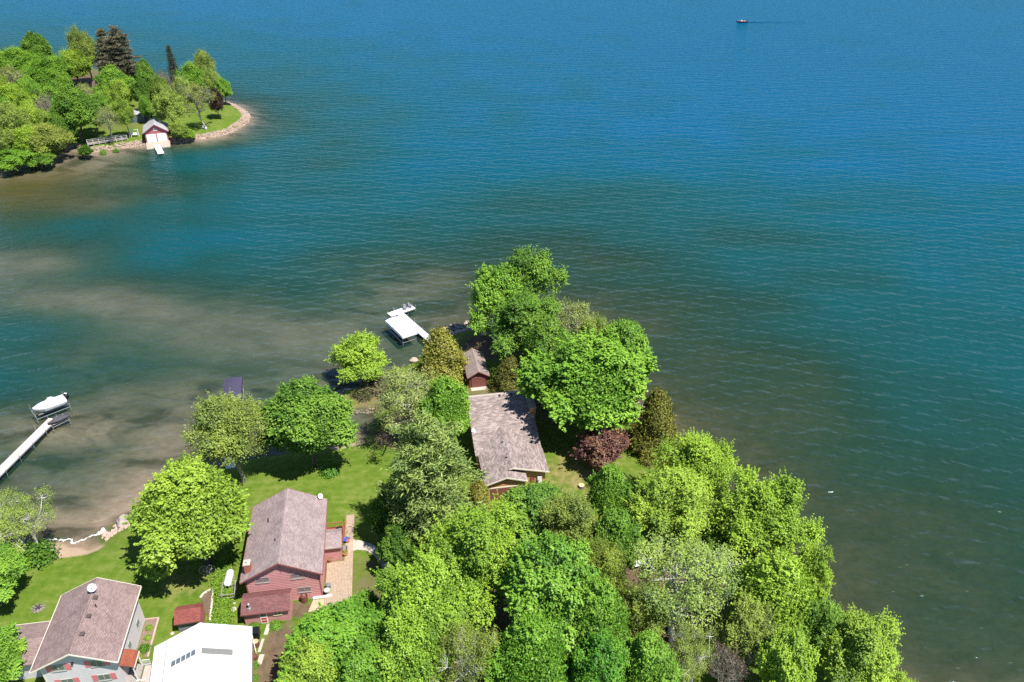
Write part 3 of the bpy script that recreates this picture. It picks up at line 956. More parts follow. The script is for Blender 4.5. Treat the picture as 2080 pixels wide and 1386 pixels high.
for yc in (11.35, 6.9, 2.4):
    # glazed strip on the left slope, a long row of small lights; translucent sheet on the right
    zl = lambda x: ze + (zr - ze) * x / xr
    f_ = MB().slab([(2.0, yc - .42, zl(2.0) + .07), (4.8, yc - .42, zl(4.8) + .07), (4.8, yc + .42, zl(4.8) + .07), (2.0, yc + .42, zl(2.0) + .07)], .05).build('skylight', WHITE, h)
    for k in range(5):
        a_ = 2.1 + k * .54
        MB().slab([(a_, yc - .34, zl(a_) + .09), (a_ + .46, yc - .34, zl(a_ + .46) + .09), (a_ + .46, yc + .34, zl(a_ + .46) + .09), (a_, yc + .34, zl(a_) + .09)], .02).build('pane', GLASS, f_)
    zq = lambda x: zr - (zr - ze) * (x - xr) / (W_ - xr)
    m = MB().slab([(5.3, yc - .3, zq(5.3) + .06), (8.2, yc - .3, zq(8.2) + .06), (8.2, yc + .42, zq(8.2) + .06), (5.3, yc + .42, zq(5.3) + .06)], .03)
    for k in range(5):
        y_ = yc - .24 + k * .15
        m.slab([(5.32, y_, zq(5.32) + .085), (8.18, y_, zq(8.18) + .085), (8.18, y_ + .04, zq(8.18) + .085), (5.32, y_ + .04, zq(5.32) + .085)], .03)
    m.build('roof_light', PANEL, h)
MB().box(-.1, -.002, .05, L_ - .05, ze - .16, ze + .0).build('gutter', WHITE, h)
MB().box(W_ + .002, W_ + .1, .05, L_ - .05, ze - .16, ze + .0).build('gutter', WHITE, h)
MB().tube((W_ - .05, L_ - .4, ze - .1), (W_ + .02, L_ - 1.2, -.2), .05).build('downpipe', WHITE, h)

# ---- small red tool shed
sh = empty('tool_shed', (-38.15, 59.35, G), YAW + .04, 'small tool shed with brick-red roof between the lawn and the white barn roof', 'shed')
MB().box(.15, 2.75, .3, 2.2, -.4, 1.75).build('wall', M('slate_boards', (.20, .20, .22), .8, .12), sh)
for k in range(9):
    MB().box(.2 + k * .285, .2 + k * .285 + .265, .26, .299, 0, 1.72).build('wall_board', M('slate_boards', (.20, .20, .22)), [c for c in sh.children][0])
m = MB()
m.v = [(2.752, .28, -.3), (2.752, 2.25, -.3), (2.752, 2.25, 1.7), (2.752, 1.25, 2.4), (2.752, .28, 1.7)]
m.v += [(x + .05, y, z) for x, y, z in m.v]
m.f = [[5, 6, 7, 8, 9], [4, 3, 2, 1, 0]] + [[i, (i + 1) % 5, 5 + (i + 1) % 5, 5 + i] for i in range(5)]
m.build('gable_wall', M('pinkish_red', (.36, .12, .115), .75), sh)
MB().slab([(-.05, -.05, 1.72), (2.86, -.05, 1.72), (2.86, 1.25, 2.5), (-.05, 1.25, 2.5)], .08, True, (1, 0, 0)).build('roof_slope', ROOF_BRICKRED, sh)
MB().slab([(-.05, 1.254, 2.5), (2.86, 1.254, 2.5), (2.86, 2.5, 1.75), (-.05, 2.5, 1.75)], .08, True, (1, 0, 0)).build('roof_slope', ROOF_BRICKRED, sh)
MB().box(-.06, 2.87, -.1, -.052, 1.56, 1.74).build('fascia', RED_TRIM, sh)

# ---- the tan house on the point
CYAW = math.radians(9.6)
CO = (-3.4, 80.9)
h = empty('tan_house', (*CO, G), CYAW, 'tan cedar house with wide weathered roof and brown garage door, middle of the point', 'house')
zr1, zr2, ze = 6.1, 4.5, 3.1           # main ridge, wing ridge, eaves
yr = 16.4
sl = (zr1 - ze) / (yr - 6.2)
yap = yr - (zr1 - zr2) / sl            # where the wing ridge runs into the main slope
xl, xrt, xr = -.75, 8.8, 3.75
mb = MB()
mb.slab([(xl, 6.2, ze), (xrt, 6.2, ze), (xrt, yr, zr1), (xl, yr, zr1)], .18, True, (1, 0, 0))
mb.build('main_roof_slope', ROOF_TAN, h)
MB().slab([(xl, yr + .004, zr1), (xrt, yr + .004, zr1), (xrt, yr + 4.4, zr1 - 3.0), (xl, yr + 4.4, zr1 - 3.0)], .18, True, (1, 0, 0)).build('main_roof_slope', ROOF_TAN, h)
MB().slab([(xl + .02, yr - .2, zr1 - .2 * sl + .015), (xrt - .02, yr - .2, zr1 - .2 * sl + .015), (xrt - .02, yr + .05, zr1 + .02), (xl + .02, yr + .05, zr1 + .02)], .012, True, (1, 0, 0)).build('ridge_cap', M('ridge_pale', (.42, .35, .30), .9, .1), h)
yf = 1.15
e_ = .012
kL = (zr2 - ze) / (xr + .35)
MB().slab([(-.35, yf, ze + e_), (xr, yf, zr2 + e_), (xr, yap, zr2 + e_), (-.35, 6.2, ze + e_)], .16, True, (0, 1, 0)).build('wing_roof_slope', ROOF_TAN, h)
MB().slab([(xr + .003, yf, zr2 + e_), (xrt + .1, yf, ze + e_), (xrt + .1, 6.2, ze + e_), (xr + .003, yap, zr2 + e_)], .16, True, (0, 1, 0)).build('wing_roof_slope', ROOF_TAN, h)
# garage gable standing forward
xg, zg, yg = 2.7, zr2 - kL * (xr - 2.7), -.25
xgr = 5.6
kR = kL
zgr = zg - kR * (xgr - xg)
MB().slab([(-.35, yg, ze + e_), (xg, yg, zg + e_), (xg, yf - .003, zg + e_), (-.35, yf - .003, ze + e_)], .16, True, (0, 1, 0)).build('garage_roof_slope', ROOF_TAN, h)
MB().slab([(xg + .003, yg, zg + e_), (xgr, yg, zgr + e_), (xgr, yf + .7, zgr + e_), (xg + .003, yf + .7, zg + e_)], .16, True, (0, 1, 0)).build('garage_roof_slope', ROOF_TAN, h)
def gable_trim(xa, za, xm, zm, xb, zb, y, nm):
    m = MB()
    for p, q in (((xa, za), (xm, zm)), ((xm, zm), (xb, zb))):
        m.slab([(p[0], y - .06, p[1] + .03), (q[0], y - .06, q[1] + .03), (q[0], y - .003, q[1] + .03), (p[0], y - .003, p[1] + .03)], .2)
    m.build(nm, CREAM, h)
gable_trim(-.35, ze + e_, xg, zg + e_, xgr, zgr + e_, yg, 'garage_bargeboard')
gable_trim(xg + .6, zr2 - kL * (xr - xg - .6), xr, zr2 + e_, xrt + .1, ze + e_, yf, 'wing_bargeboard')
zgl = lambda x: (zg - kL * abs(x - xg)) - .17
out1 = [(-.0, -.5), (5.3, -.5), (5.3, zgl(5.3)), (xg, zgl(xg)), (0, zgl(0))]
w1_ = prism_wall(out1, .2, 3.0).build('garage_wall', TAN_WALL, h)
siding(w1_, (0, .2, 0), (1, 0, 0), (0, -1, 0), [(x, max(z, 0)) for x, z in out1], .2, TAN_WALL, th=.025)
zwl = lambda x: (zr2 - kL * abs(x - xr)) - .17
kR2 = (zr2 - ze) / (xrt + .1 - xr)
out2 = [(.0, -.5), (8.4, -.5), (8.4, zr2 - kR2 * (8.4 - xr) - .17), (xr, zwl(xr)), (0, zwl(0))]
w2_ = prism_wall(out2, 1.7, 8.0).build('wing_wall', TAN_WALL, h)
siding(w2_, (0, 1.7, 0), (1, 0, 0), (0, -1, 0), [(5.35, 1.0), (8.4, 1.0), (8.4, out2[2][1]), (xr, zwl(xr)), (3.0, zwl(3.0)), (3.0, 2.5)], .2, TAN_WALL, th=.025)
MB().box(-.4, 8.5, 6.5, 19.8, -.5, 2.95).build('main_wall', TAN_WALL, h)
gd = MB().box(.35, 4.6, .12, .17, 0, 2.1).build('garage_door', BROWN_DOOR, h)
for r_ in range(4):
    for c_ in range(4):
        MB().box(.42 + c_ * 1.05, .42 + c_ * 1.05 + .95, .095, .119, .06 + r_ * .515, .06 + r_ * .515 + .455).build('door_panel', BROWN_DOOR, gd)
MB().box(.2, .35, .09, .165, 0, 2.25).box(4.6, 4.75, .09, .165, 0, 2.25).box(.35, 4.6, .09, .165, 2.1, 2.25).build('door_frame', CREAM, h)
MB().box(2.55, 2.7, .0, .16, zgl(xg) - .55, zgl(xg) - .3).build('flood_lamp', DARK, h)
MB().box(6.3, 6.9, 1.6, 1.66, .1, 2.0).build('entry_door', BROWN_DOOR, h)
MB().box(7.3, 7.9, 1.45, 1.66, .3, 2.1).build('white_panel', WHITE, h)
for x_, y_ in ((3.35, 6.9), (3.4, 3.5)):
    zz = zr2 - kL * (xr - x_)
    v_ = MB().tube((x_, y_, zz - .1), (x_, y_, zz + .3), .09).build('vent_pipe', GALV, h)
    MB().lathe((x_, y_, zz + .3), [(.16, 0), (.15, .08), (.03, .12)], 8).build('vent_cap', GALV, v_)
for x_ in (4.1, 5.9):
    MB().box(x_, x_ + .25, yr - .6, yr - .4, zr1 - .25, zr1 + .1).build('roof_vent', DARK, h)
c_ = MB().box(8.2, 9.1, 12.3, 14.6, -.3, 5.75).build('chimney', M('chimney_cedar', (.36, .19, .09), .8, .12), h)
MB().box(8.12, 9.18, 12.22, 14.68, 5.752, 5.88).build('chimney_cap', M('ridge_pale', (.42, .35, .30)), c_)
satellite_dish('satellite_dish', (*local(CO, -.3, 10.2, CYAW), G + ze + 1.0), CYAW - .7, 'white satellite dish at the left eave of the tan house', .42, .3)

# ---- brown boathouse on the point
BHY = math.radians(11)
h = empty('boathouse', (-7.05, 107.75, G), BHY, 'narrow red-brown boathouse with pale shingle roof behind the tan house', 'boathouse')
W_, L_, ze, zr = 3.1, 6.6, 2.25, 3.3
outl = [(0, -.6), (W_, -.6), (W_, ze - .1), (W_ / 2, zr - .17), (0, ze - .1)]
MB_RED = M('boathouse_red', (.17, .05, .042), .75, .12)
wl_ = prism_wall(outl, 0, L_).build('wall', MB_RED, h)
siding(wl_, (0, 0, 0), (1, 0, 0), (0, -1, 0), [(x, max(z, 0)) for x, z in outl], .3, MB_RED, th=.02)
gable_roof(h, -.3, W_ + .3, -.35, L_ + .3, ze - .05, zr, shingles('roof_sand', (.44, .36, .31), (.34, .27, .235), (.22, .17, .15)), RED_TRIM, th=.1, fascia=.16)
gd = MB().box(.35, 2.75, -.09, -.04, 0, 1.85).build('garage_door', BROWN_DOOR, h)
for r_ in range(4):
    MB().box(.4, 2.7, -.112, -.092, .04 + r_ * .45, .04 + r_ * .45 + .41).build('door_panel', BROWN_DOOR, gd)
MB().box(.25, 2.85, -.13, -.04, 1.86, 1.99).build('door_lintel', RED_TRIM, h)
MB().box(.2, 2.9, -1.0, -.05, -.05, .05).build('door_sill', CONCRETE, h)
MB().box(1.5, 1.62, -.2, -.02, 2.25, 2.45).build('lamp', DARK, h)

# ---- far shore: boathouse with two white doors
FY = math.radians(21)
fo = at(298, 290, 1.0)
h = empty('far_boathouse', (fo[0], fo[1], 1.0), FY, 'red boathouse with two white doors and grey roof on the far peninsula', 'boathouse')
W_, L_, ze, zr = 6.3, 7.5, 3.0, 5.3
outl = [(0, -1), (W_, -1), (W_, ze - .1), (W_ / 2, zr - .2), (0, ze - .1)]
FRED = M('far_red', (.42, .12, .12), .75, .1)
wl_ = prism_wall(outl, 0, L_).build('wall', FRED, h)
siding(wl_, (0, 0, 0), (1, 0, 0), (0, -1, 0), [(x, max(z, 0)) for x, z in outl], .5, FRED, th=.03)
gable_roof(h, -.5, W_ + .5, -.5, L_ + .4, ze - .1, zr, ROOF_PALE, M('far_trim', (.25, .08, .08), .7), th=.14)
for x_ in (.3, 3.3):
    d_ = MB().box(x_, x_ + 2.7, -.1, -.05, 0, 2.4).build('garage_door', WHITE, h)
    for r_ in range(4):
        MB().box(x_ + .06, x_ + 2.64, -.125, -.102, .05 + r_ * .59, .05 + r_ * .59 + .53).build('door_panel', WHITE, d_)
window(h, (0, 0, 0), (1, 0, 0), (0, -1, 0), W_ / 2, 3.7, .8, .75, 1)
m = MB().slab([(-.2, -.06, .0), (W_ + .2, -.06, 0), (W_ + .2, -3.6, -1.1), (-.2, -3.6, -1.1)][::-1], .3)
m.build('boat_ramp', M('ramp_concrete', (.38, .31, .25), .9, .1), h)
# house among the far trees
ho = at(198, 205, G)
h = empty('far_house', (ho[0], ho[1], G), math.radians(24), 'rust-coloured house half hidden among the trees of the far peninsula', 'house')
outl = [(0, -1), (7.5, -1), (7.5, 4.4), (3.75, 6.6), (0, 4.4)]
RUST = M('rust_siding', (.42, .17, .09), .75, .1)
wl_ = prism_wall(outl, 0, 10).build('wall', RUST, h)
gable_roof(h, -.6, 8.1, -.6, 10.6, 4.3, 6.9, shingles('roof_far_brown', (.26, .19, .16), (.2, .14, .12), (.12, .09, .08)), M('far_trim', (.25, .08, .08)), th=.2)
for s_, z_ in ((2.0, 3.3), (5.3, 3.3), (2.0, 1.1)):
    window(h, (0, 0, 0), (1, 0, 0), (0, -1, 0), s_, z_, 1.3, 1.1, 2)
MB().box(-1.5, 8.5, -2.6, -.05, -.3, .25).build('terrace', CONCRETE, h)
# small grey garage
so = at(264, 250, G)
h = empty('far_garage', (so[0], so[1], G), math.radians(18), 'low dark garage with pale flat roof behind the far boathouse', 'garage')
MB().box(0, 6, 0, 5, -.5, 2.5).build('wall', M('slate_wall', (.07, .09, .12), .7), h)
MB().slab([(-.3, -.3, 2.55), (6.3, -.3, 2.55), (6.3, 5.3, 3.0), (-.3, 5.3, 3.0)], .15, True, (1, 0, 0)).build('roof', ROOF_PALE, h)
MB().box(1.2, 4.6, -.06, -.005, 0, 2.1).build('garage_door', M('slate_door', (.12, .15, .19), .6), h)

# ------------------------------------------------------------------ docks, boats, yard things
DOCK = M('dock_boards', (.60, .50, .42), .8, .08, 1.5)
DOCKW = M('dock_white', (.80, .80, .79), .6, .03, 1.5)
CANVAS = M('white_canvas', (.80, .80, .80), .7, .03, 1.0)
HULL = M('boat_hull_white', (.78, .78, .77), .25, .03, 1.0, spec=.5)
NAVY = M('indigo_canvas', (.055, .048, .088), .7, .1, 2)
WATER_Z = 0.0


def V2(p):
    return Vector((p[0], p[1]))


def dock(name, label, a, b_, width, z, mat, nsec, posts=True, rail=None, extra=None):
    """A plank dock from a to b on posts: deck sections of planks, stringers and posts."""
    a, b_ = V2(a), V2(b_)
    L = (b_ - a).length
    rz = math.atan2(b_.y - a.y, b_.x - a.x)
    d = empty(name, (a.x, a.y, z), rz, label, 'dock')
    for k in range(nsec):
        s0, s1 = L * k / nsec + .012, L * (k + 1) / nsec - .012
        sec = MB().box(s0, s1, -width / 2, width / 2, -.1, -.05).build('deck_section', mat, d)
        n_ = max(2, int((s1 - s0) / .3))
        st = (s1 - s0) / n_
        me = MB().box(0, st - .02, -width / 2, width / 2, -.048, 0).mesh('plank', mat)
        for q in range(n_):
            link('plank', me, mat, sec, (s0 + q * st, 0, 0))
    for sg in (-1, 1):
        MB().box(.0, L, sg * width / 2 + (0.003 if sg > 0 else -.063), sg * width / 2 + (.063 if sg > 0 else -.003), -.18, -.005).build('stringer', GALV, d)
    if posts:
        for k in range(nsec + 1):
            for sg in (-1, 1):
                x_ = min(max(L * k / nsec, .1), L - .1)
                MB().tube((x_, sg * (width / 2 + .1), -z - 2.2), (x_, sg * (width / 2 + .1), .35 if (k + (sg > 0)) % 3 else .95), .035, n=6).build('post', GALV, d)
    return d


def hull_mesh(L, W, H_, n=14, bow=.55):
    """Lofted planing hull, bow towards +x."""
    m = MB()
    secs = []
    for i in range(n):
        f = i / (n - 1)
        w = W / 2 * (1 - max(0, (f - bow) / (1 - bow)) ** 2.2) + .02
        sheer = H_ * (1 + .18 * f * f)
        keel = .0 + (max(0, f - .7) / .3) ** 2 * H_ * .75
        x = -L / 2 + L * f
        secs.append([(x, -w, sheer), (x, -w * .93, keel + (sheer - keel) * .35), (x, 0, keel), (x, w * .93, keel + (sheer - keel) * .35), (x, w, sheer)])
    for s_ in secs: m.v += s_
    for i in range(n - 1):
        for k in range(4):
            a = i * 5 + k
            m.f.append([a, a + 5, a + 6, a + 1])
    m.f.append([0, 1, 2, 3, 4])
    return m, secs


def lift(name, label, loc, rz, L, W, top=None, zt=1.9):
    """Boat lift: four posts with feet, side beams, bunks; a canopy if top is given."""
    d = empty(name, loc, rz, label, 'boat lift')
    zb = -loc[2]
    for sx in (-1, 1):
        for sy in (-1, 1):
            MB().tube((sx * L / 2, sy * W / 2, zb - 2.0), (sx * L / 2, sy * W / 2, zt), .045, n=6).build('post', GALV, d)
    for sy in (-1, 1):
        MB().tube((-L / 2, sy * W / 2, .1), (L / 2, sy * W / 2, .1), .05, n=6).build('side_beam', GALV, d)
        MB().box(-L * .4, L * .4, sy * W * .22 - .06, sy * W * .22 + .06, .2, .3).build('bunk', OLD_WOOD, d)
    for sx in (-1, 1):
        MB().tube((sx * L / 2, -W / 2, .14), (sx * L / 2, W / 2, .14), .05, n=6).build('cross_beam', GALV, d)
    if top:
        mat, ov, arch, skirt = top
        m = MB()
        x0_, x1_, hw = -L / 2 - ov, L / 2 + ov, W / 2 + .2
        ys = [-hw, -hw * .96, -hw * .5, 0, hw * .5, hw * .96, hw]
        zs = [zt - skirt, zt + .02, zt + arch * .7, zt + arch, zt + arch * .7, zt + .02, zt - skirt]
        nx = 9
        for i in range(nx):
            f = i / (nx - 1)
            sag = -.03 * math.sin(f * math.pi * 4) ** 2
            for y_, z_ in zip(ys, zs):
                m.v.append((x0_ + (x1_ - x0_) * f, y_, z_ + sag - (.18 if i in (0, nx - 1) and z_ > zt - .1 else 0)))
        for i in range(nx - 1):
            for k in range(6):
                a = i * 7 + k
                m.f.append([a, a + 1, a + 8, a + 7])
        m.f.append([0, 1, 2, 3, 4, 5, 6][::-1])
        m.f.append([(nx - 1) * 7 + k for k in range(7)])
        m.build('canopy', mat, d)
    return d


# ---- left dock with covered boat and jet ski
a_, b_ = at(-60, 1016, .9), at(108, 850, .9)
dock('dock', 'long pale plank dock running in from the left edge', a_, b_, 1.45, .9, DOCK, 6)
bow, st = at(68, 833, 1.6), at(131, 809, 1.6)
mid = (bow + st) / 2
dx = bow - st
rz = math.atan2(dx[1], dx[0])
Lb = float(np.linalg.norm(dx[:2])) * 1.02
bt = empty('covered_boat', (mid[0], mid[1], .75), rz, 'white motorboat under a white cover raised on a lift at the left dock', 'boat')
m, secs = hull_mesh(Lb, 2.3, .95)
m.build('hull', HULL, bt, smooth=True)
m = MB()
n = len(secs)
for i, s_ in enumerate(secs):
    f = i / (n - 1)
    hump = .62 * math.exp(-((f - .42) / .14) ** 2) + .12 * (1 - f)
    x, w, z = s_[0][0], s_[4][1], s_[0][2]
    m.v += [(x, -w * 1.02, z - .06), (x, -w * .98, z + .05), (x, -w * .45, z + .12 + hump), (x, 0, z + .16 + hump * 1.08), (x, w * .45, z + .12 + hump), (x, w * .98, z + .05), (x, w * 1.02, z - .06)]
for i in range(n - 1):
    for k in range(6):
        a = i * 7 + k
        m.f.append([a, a + 7, a + 8, a + 1])
m.f.append(list(range(7)))
m.build('canvas_cover', CANVAS, bt, smooth=True)
m = MB().lathe((-Lb / 2 - .3, 0, .75), [(.12, -.9), (.16, -.2), (.34, 0), (.40, .3), (.38, .62), (.2, .82), (.03, .86)], 12)
ob = m.build('outboard_motor', BLACK, bt, smooth=True)
MB().box(-Lb / 2 - .42, -Lb / 2 - .18, -.27, .2, 1.615, 1.63, .6).build('motor_decal', WHITE, ob)
MB().tube((Lb / 2 - .25, -.1, 1.15), (Lb / 2 - .25, .1, 1.15), .06).build('bow_cleat', DARK, bt)
for sg in (-1, 1):
    MB().tube((-.2, sg * 1.1, 1.0), (-.2, sg * 1.15, 1.45), .03).build('guide_post', WHITE, bt)
MB().box(-Lb * .42, Lb * .2, 1.155, 1.185, .55, .72).build('hull_stripe', M('stripe_grey', (.35, .36, .4)), bt)
lift('boat_lift', 'aluminium lift frame under the covered white motorboat', (mid[0], mid[1], .5), rz, 5.0, 2.9, None, 1.5)
j0, j1 = at(99, 861, 1.2), at(136, 843, 1.2)
mid = (j0 + j1) / 2
dx = j0 - j1
rz = math.atan2(dx[1], dx[0])
js = empty('jet_ski', (mid[0], mid[1], .8), rz, 'jet ski under a dark grey cover on its lift beside the dock', 'jet ski')
m, secs = hull_mesh(3.2, 1.15, .45, 12, .4)
m.build('hull', BLACK, js, smooth=True)
m = MB()
JC = M('charcoal_canvas', (.06, .058, .07), .7, .1, 3)
n = len(secs)
for i, s_ in enumerate(secs):
    f = i / (n - 1)
    hump = .28 * math.exp(-((f - .35) / .2) ** 2) + .42 * math.exp(-((f - .62) / .1) ** 2)
    x, w, z = s_[0][0], s_[4][1], s_[0][2]
    m.v += [(x, -w * 1.04, z - .1), (x, -w * .8, z + .06), (x, -w * .28, z + .1 + hump), (x, w * .28, z + .1 + hump), (x, w * .8, z + .06), (x, w * 1.04, z - .1)]
for i in range(n - 1):
    for k in range(5):
        a = i * 6 + k
        m.f.append([a, a + 6, a + 7, a + 1])
m.f.append(list(range(6)))
cv = m.build('cover', JC, js, smooth=True)
MB().box(-1.1, -.35, -.47, -.4, .53, .56).build('cover_stripe', WHITE, cv)
MB().box(-.1, .3, -.2, -.14, .83, .86).build('cover_stripe', WHITE, cv)
lift('jet_ski_lift', 'small aluminium lift frame holding the jet ski', (mid[0], mid[1], .6), rz, 2.6, 1.5, None, .55)

# ---- white dock and canopy at the point
d0, d1 = at(884, 699, .8), at(806, 631, .8)
dock('white_dock', 'white dock running out from the point past the boat canopy', d0, d1, 1.25, .8, DOCKW, 5)
pa, pb = at(791, 640, .82), at(840, 623, .82)
dock('dock_platform', 'white cross platform with two chairs at the end of the white dock', (pa[0], pa[1]), (pb[0], pb[1]), 1.7, .83, DOCKW, 3)
cA, cD, cB, cC = at(779, 648, 2.4), at(820, 683, 2.4), at(813, 640, 2.4), at(846, 674, 2.4)
mid = (cA + cB + cC + cD) / 4
dx = (cD + cC) / 2 - (cA + cB) / 2
rz = math.atan2(dx[1], dx[0])
lift('canopy_lift', 'boat lift under a broad white canopy beside the white dock', (mid[0], mid[1], .5), rz, 6.4, 2.7, (CANVAS, .4, .26, .45), 1.75)


def chair(name, label, loc, rz, mat):
    c = empty(name, loc, rz, label, 'chair', 'chairs on the dock platform')
    MB().slab([(-.27, -.28, .40), (.27, -.28, .40), (.27, .25, .34), (-.27, .25, .34)], .04).build('seat', mat, c)
    bk = MB().slab([(-.27, .22, .36), (.27, .22, .36), (.24, .5, .98), (-.24, .5, .98)], .05).build('backrest', mat, c)
    for sx in (-1, 1):
        MB().box(sx * .31 - .05, sx * .31 + .05, -.32, .34, .56, .6).build('armrest', mat, c)
        MB().box(sx * .31 - .03, sx * .31 + .03, -.3, -.24, 0, .56).build('leg', mat, c)
        MB().box(sx * .31 - .03, sx * .31 + .03, .24, .3, 0, .56).build('leg', mat, c)
    return c


GREYC = M('chair_grey', (.22, .22, .24), .6)
q = np.array(pa) + (np.array(pb) - np.array(pa)) * .88
ang = math.atan2(pb[1] - pa[1], pb[0] - pa[0])
chair('deck_chair', 'grey chair nearest the right end of the dock platform', (q[0], q[1], .83), ang + .5, GREYC)
q = np.array(pa) + (np.array(pb) - np.array(pa)) * .66
chair('deck_chair', 'grey chair on the dock platform, further from its end', (q[0], q[1] - .1, .83), ang - .3, GREYC)

# ---- indigo canopy and the dock seen through the elm
cA = at(455, 769, 3)
cB = at(492, 764, 3)
ax_ = (cB - cA)[:2]
rz = math.atan2(ax_[1], ax_[0]) - math.pi / 2
mid = (cA + cB) / 2 + np.array([math.cos(rz), math.sin(rz), 0]) * 3.2
lift('indigo_canopy_lift', 'boat lift with a dark indigo canopy above the elm by the left shore', (mid[0], mid[1], .5), rz, 5.8, 2.5, (NAVY, .3, .3, .6), 2.4)
da, db = at(470, 960, .8), at(452, 838, .8)
dock('shore_dock', 'white dock glimpsed through the airy elm', da, db, 1.3, .8, DOCKW, 4)
da, db = at(438, 843, .81), at(488, 842, .81)
dock('dock_end', 'white cross piece at the outer end of the dock behind the elm', da, db, 1.3, .83, DOCKW, 2)

# ---- far dock, footbridge, lawn swing
da, db = at(317, 292, .5), at(327, 312, .5)
dock('far_dock', 'short white dock in front of the far boathouse', da, db, 1.7, .5, DOCKW, 3)
br0, br1 = at(178, 293, 1.6), at(258, 281, 1.6)
rz = math.atan2(br1[1] - br0[1], br1[0] - br0[0])
Lf = float(np.linalg.norm((br1 - br0)[:2]))
fb = empty('footbridge', (br0[0], br0[1], G + .15), rz, 'low wooden footbridge with white railings on the far shore', 'footbridge')
MB().box(0, Lf, -.8, .8, -.15, 0).build('deck', OLD_WOOD, fb)
for sg in (-1, 1):
    r_ = MB().tube((0, sg * .75, 1.0), (Lf, sg * .75, 1.0), .05, n=4).tube((0, sg * .75, .55), (Lf, sg * .75, .55), .04, n=4)
    r_.build('rail', M('rail_whitewash', (.55, .52, .48), .8), fb)
    for k in range(8):
        MB().box(Lf * k / 7 - .06, Lf * k / 7 + .06, sg * .75 - .06, sg * .75 + .06, -.8, 1.1).build('post', M('rail_whitewash', (.55, .52, .48)), fb)
sw = at(275, 277, G)
s_ = empty('lawn_swing', (sw[0], sw[1], G), .4, 'white timber lawn swing left of the far boathouse', 'swing')
for sx in (-1, 1):
    for sy in (-1, 1):
        MB().tube((sx * 1.1, sy * .8, 0), (sx * 1.0, 0, 2.0), .06, n=6).build('leg', WHITE, s_)
MB().tube((-1.1, 0, 2.0), (1.1, 0, 2.0), .06, n=6).build('top_beam', WHITE, s_)
MB().box(-.75, .75, -.3, .25, .5, .58).build('seat', WHITE, s_)
MB().box(-.75, .75, .25, .32, .5, 1.1).build('backrest', WHITE, s_)
for sx in (-1, 1):
    MB().tube((sx * .7, 0, .55), (sx * .7, 0, 2.0), .02, n=4).build('chain', GALV, s_)
bx_ = at(415, 262, G)
wb = empty('garden_bench', (bx_[0], bx_[1], G), -.5, 'white bench on the far lawn below the twin-trunked tree', 'bench')
MB().box(-.9, .9, -.25, .25, .4, .46).build('seat', WHITE, wb)
MB().slab([(-.9, .25, .48), (.9, .25, .48), (.9, .38, .95), (-.9, .38, .95)], .05).build('backrest', WHITE, wb)
for sx in (-1, 1):
    MB().box(sx * .8 - .04, sx * .8 + .04, -.22, .3, 0, .4).build('leg', WHITE, wb)

# ---- motorboat far out with a faint wake
bp = at(1506, 46, 0)
mb_ = empty('motorboat', (bp[0], bp[1], -.12), math.pi + .04, 'small dark red motorboat far out on the lake, upper right', 'boat')
m, secs = hull_mesh(5.6, 2.0, .8)
m.build('hull', M('maroon_hull', (.055, .02, .035), .4, .1), mb_, smooth=True)
m = MB()
for s_ in secs: m.v += [(s_[0][0], s_[0][1] * .95, s_[0][2] - .06), (s_[0][0], s_[4][1] * .95, s_[0][2] - .06)]
for i in range(len(secs) - 1): m.f.append([2 * i, 2 * i + 1, 2 * i + 3, 2 * i + 2])
m.build('deck', M('boat_deck_pink', (.30, .16, .18), .6), mb_)
MB().box(-.3, .3, -.5, .5, .7, 1.15).build('console', WHITE, mb_)
MB().slab([(.35, -.6, 1.1), (.35, .6, 1.1), (.1, .55, 1.5), (.1, -.55, 1.5)], .03).build('windscreen', WHITE, mb_)
MB().box(-1.6, -1.1, -.6, .6, .6, 1.0).build('seat', M('seat_pink', (.5, .35, .36), .6), mb_)
MB().lathe((-2.95, 0, .6), [(.1, -.6), (.28, 0), (.33, .3), (.25, .6), (.04, .68)], 10).build('outboard_motor', BLACK, mb_, smooth=True)
m = MB()
wr = random.Random(4)
for sg in (-1, 1):
    pts = []
    for k in range(26):
        x = -3.2 - k * 1.25
        y = sg * (.25 + (k * 1.25) * .085)
        pts.append((x, y, .55 * math.exp(-k / 9)))
    for (x, y, a), (x2, y2, a2) in zip(pts, pts[1:]):
        m.face([(x, y - a * .6, .135), (x2, y2 - a2 * .6, .135), (x2, y2 + a2 * .2, .15 + .15 * a2), (x, y + a * .2, .15 + .15 * a)])
wk = m.build('wake', M('wake_foam', (.30, .42, .52), .4, .2, 1), mb_)

# ---- yard of the red house
tk = at(465, 1175, G + .8)
t0, t1 = at(468, 1160, G + .85), at(461, 1189, G + .85)
dx = t1 - t0
Lt = float(np.linalg.norm(dx[:2])) + .3
pt = empty('propane_tank', (tk[0], tk[1], G), math.atan2(dx[1], dx[0]), 'white propane tank lying beside the red house', 'tank')
m = MB()
prof = [(.02, -Lt / 2), (.28, -Lt / 2 + .08), (.43, -Lt / 2 + .3), (.45, -Lt / 2 + .5), (.45, Lt / 2 - .5), (.43, Lt / 2 - .3), (.28, Lt / 2 - .08), (.02, Lt / 2)]
m.lathe((0, 0, 0), prof, 18)
m.v = [(z, y, x + .85) for x, y, z in m.v]
m.build('shell', WHITE, pt, smooth=True)
for sx in (-1, 1):
    MB().box(sx * Lt * .28 - .1, sx * Lt * .28 + .1, -.4, .4, -.1, .5).build('cradle', CONCRETE, pt)
MB().lathe((0, 0, 1.27), [(.16, 0), (.17, .14), (.1, .2), (.02, .22)], 12).build('valve_dome', WHITE, pt, smooth=True)
MB().tube((Lt / 2 - .1, 0, .8), (Lt / 2 + .02, 0, .8), .14).build('end_plate', DARK, pt)
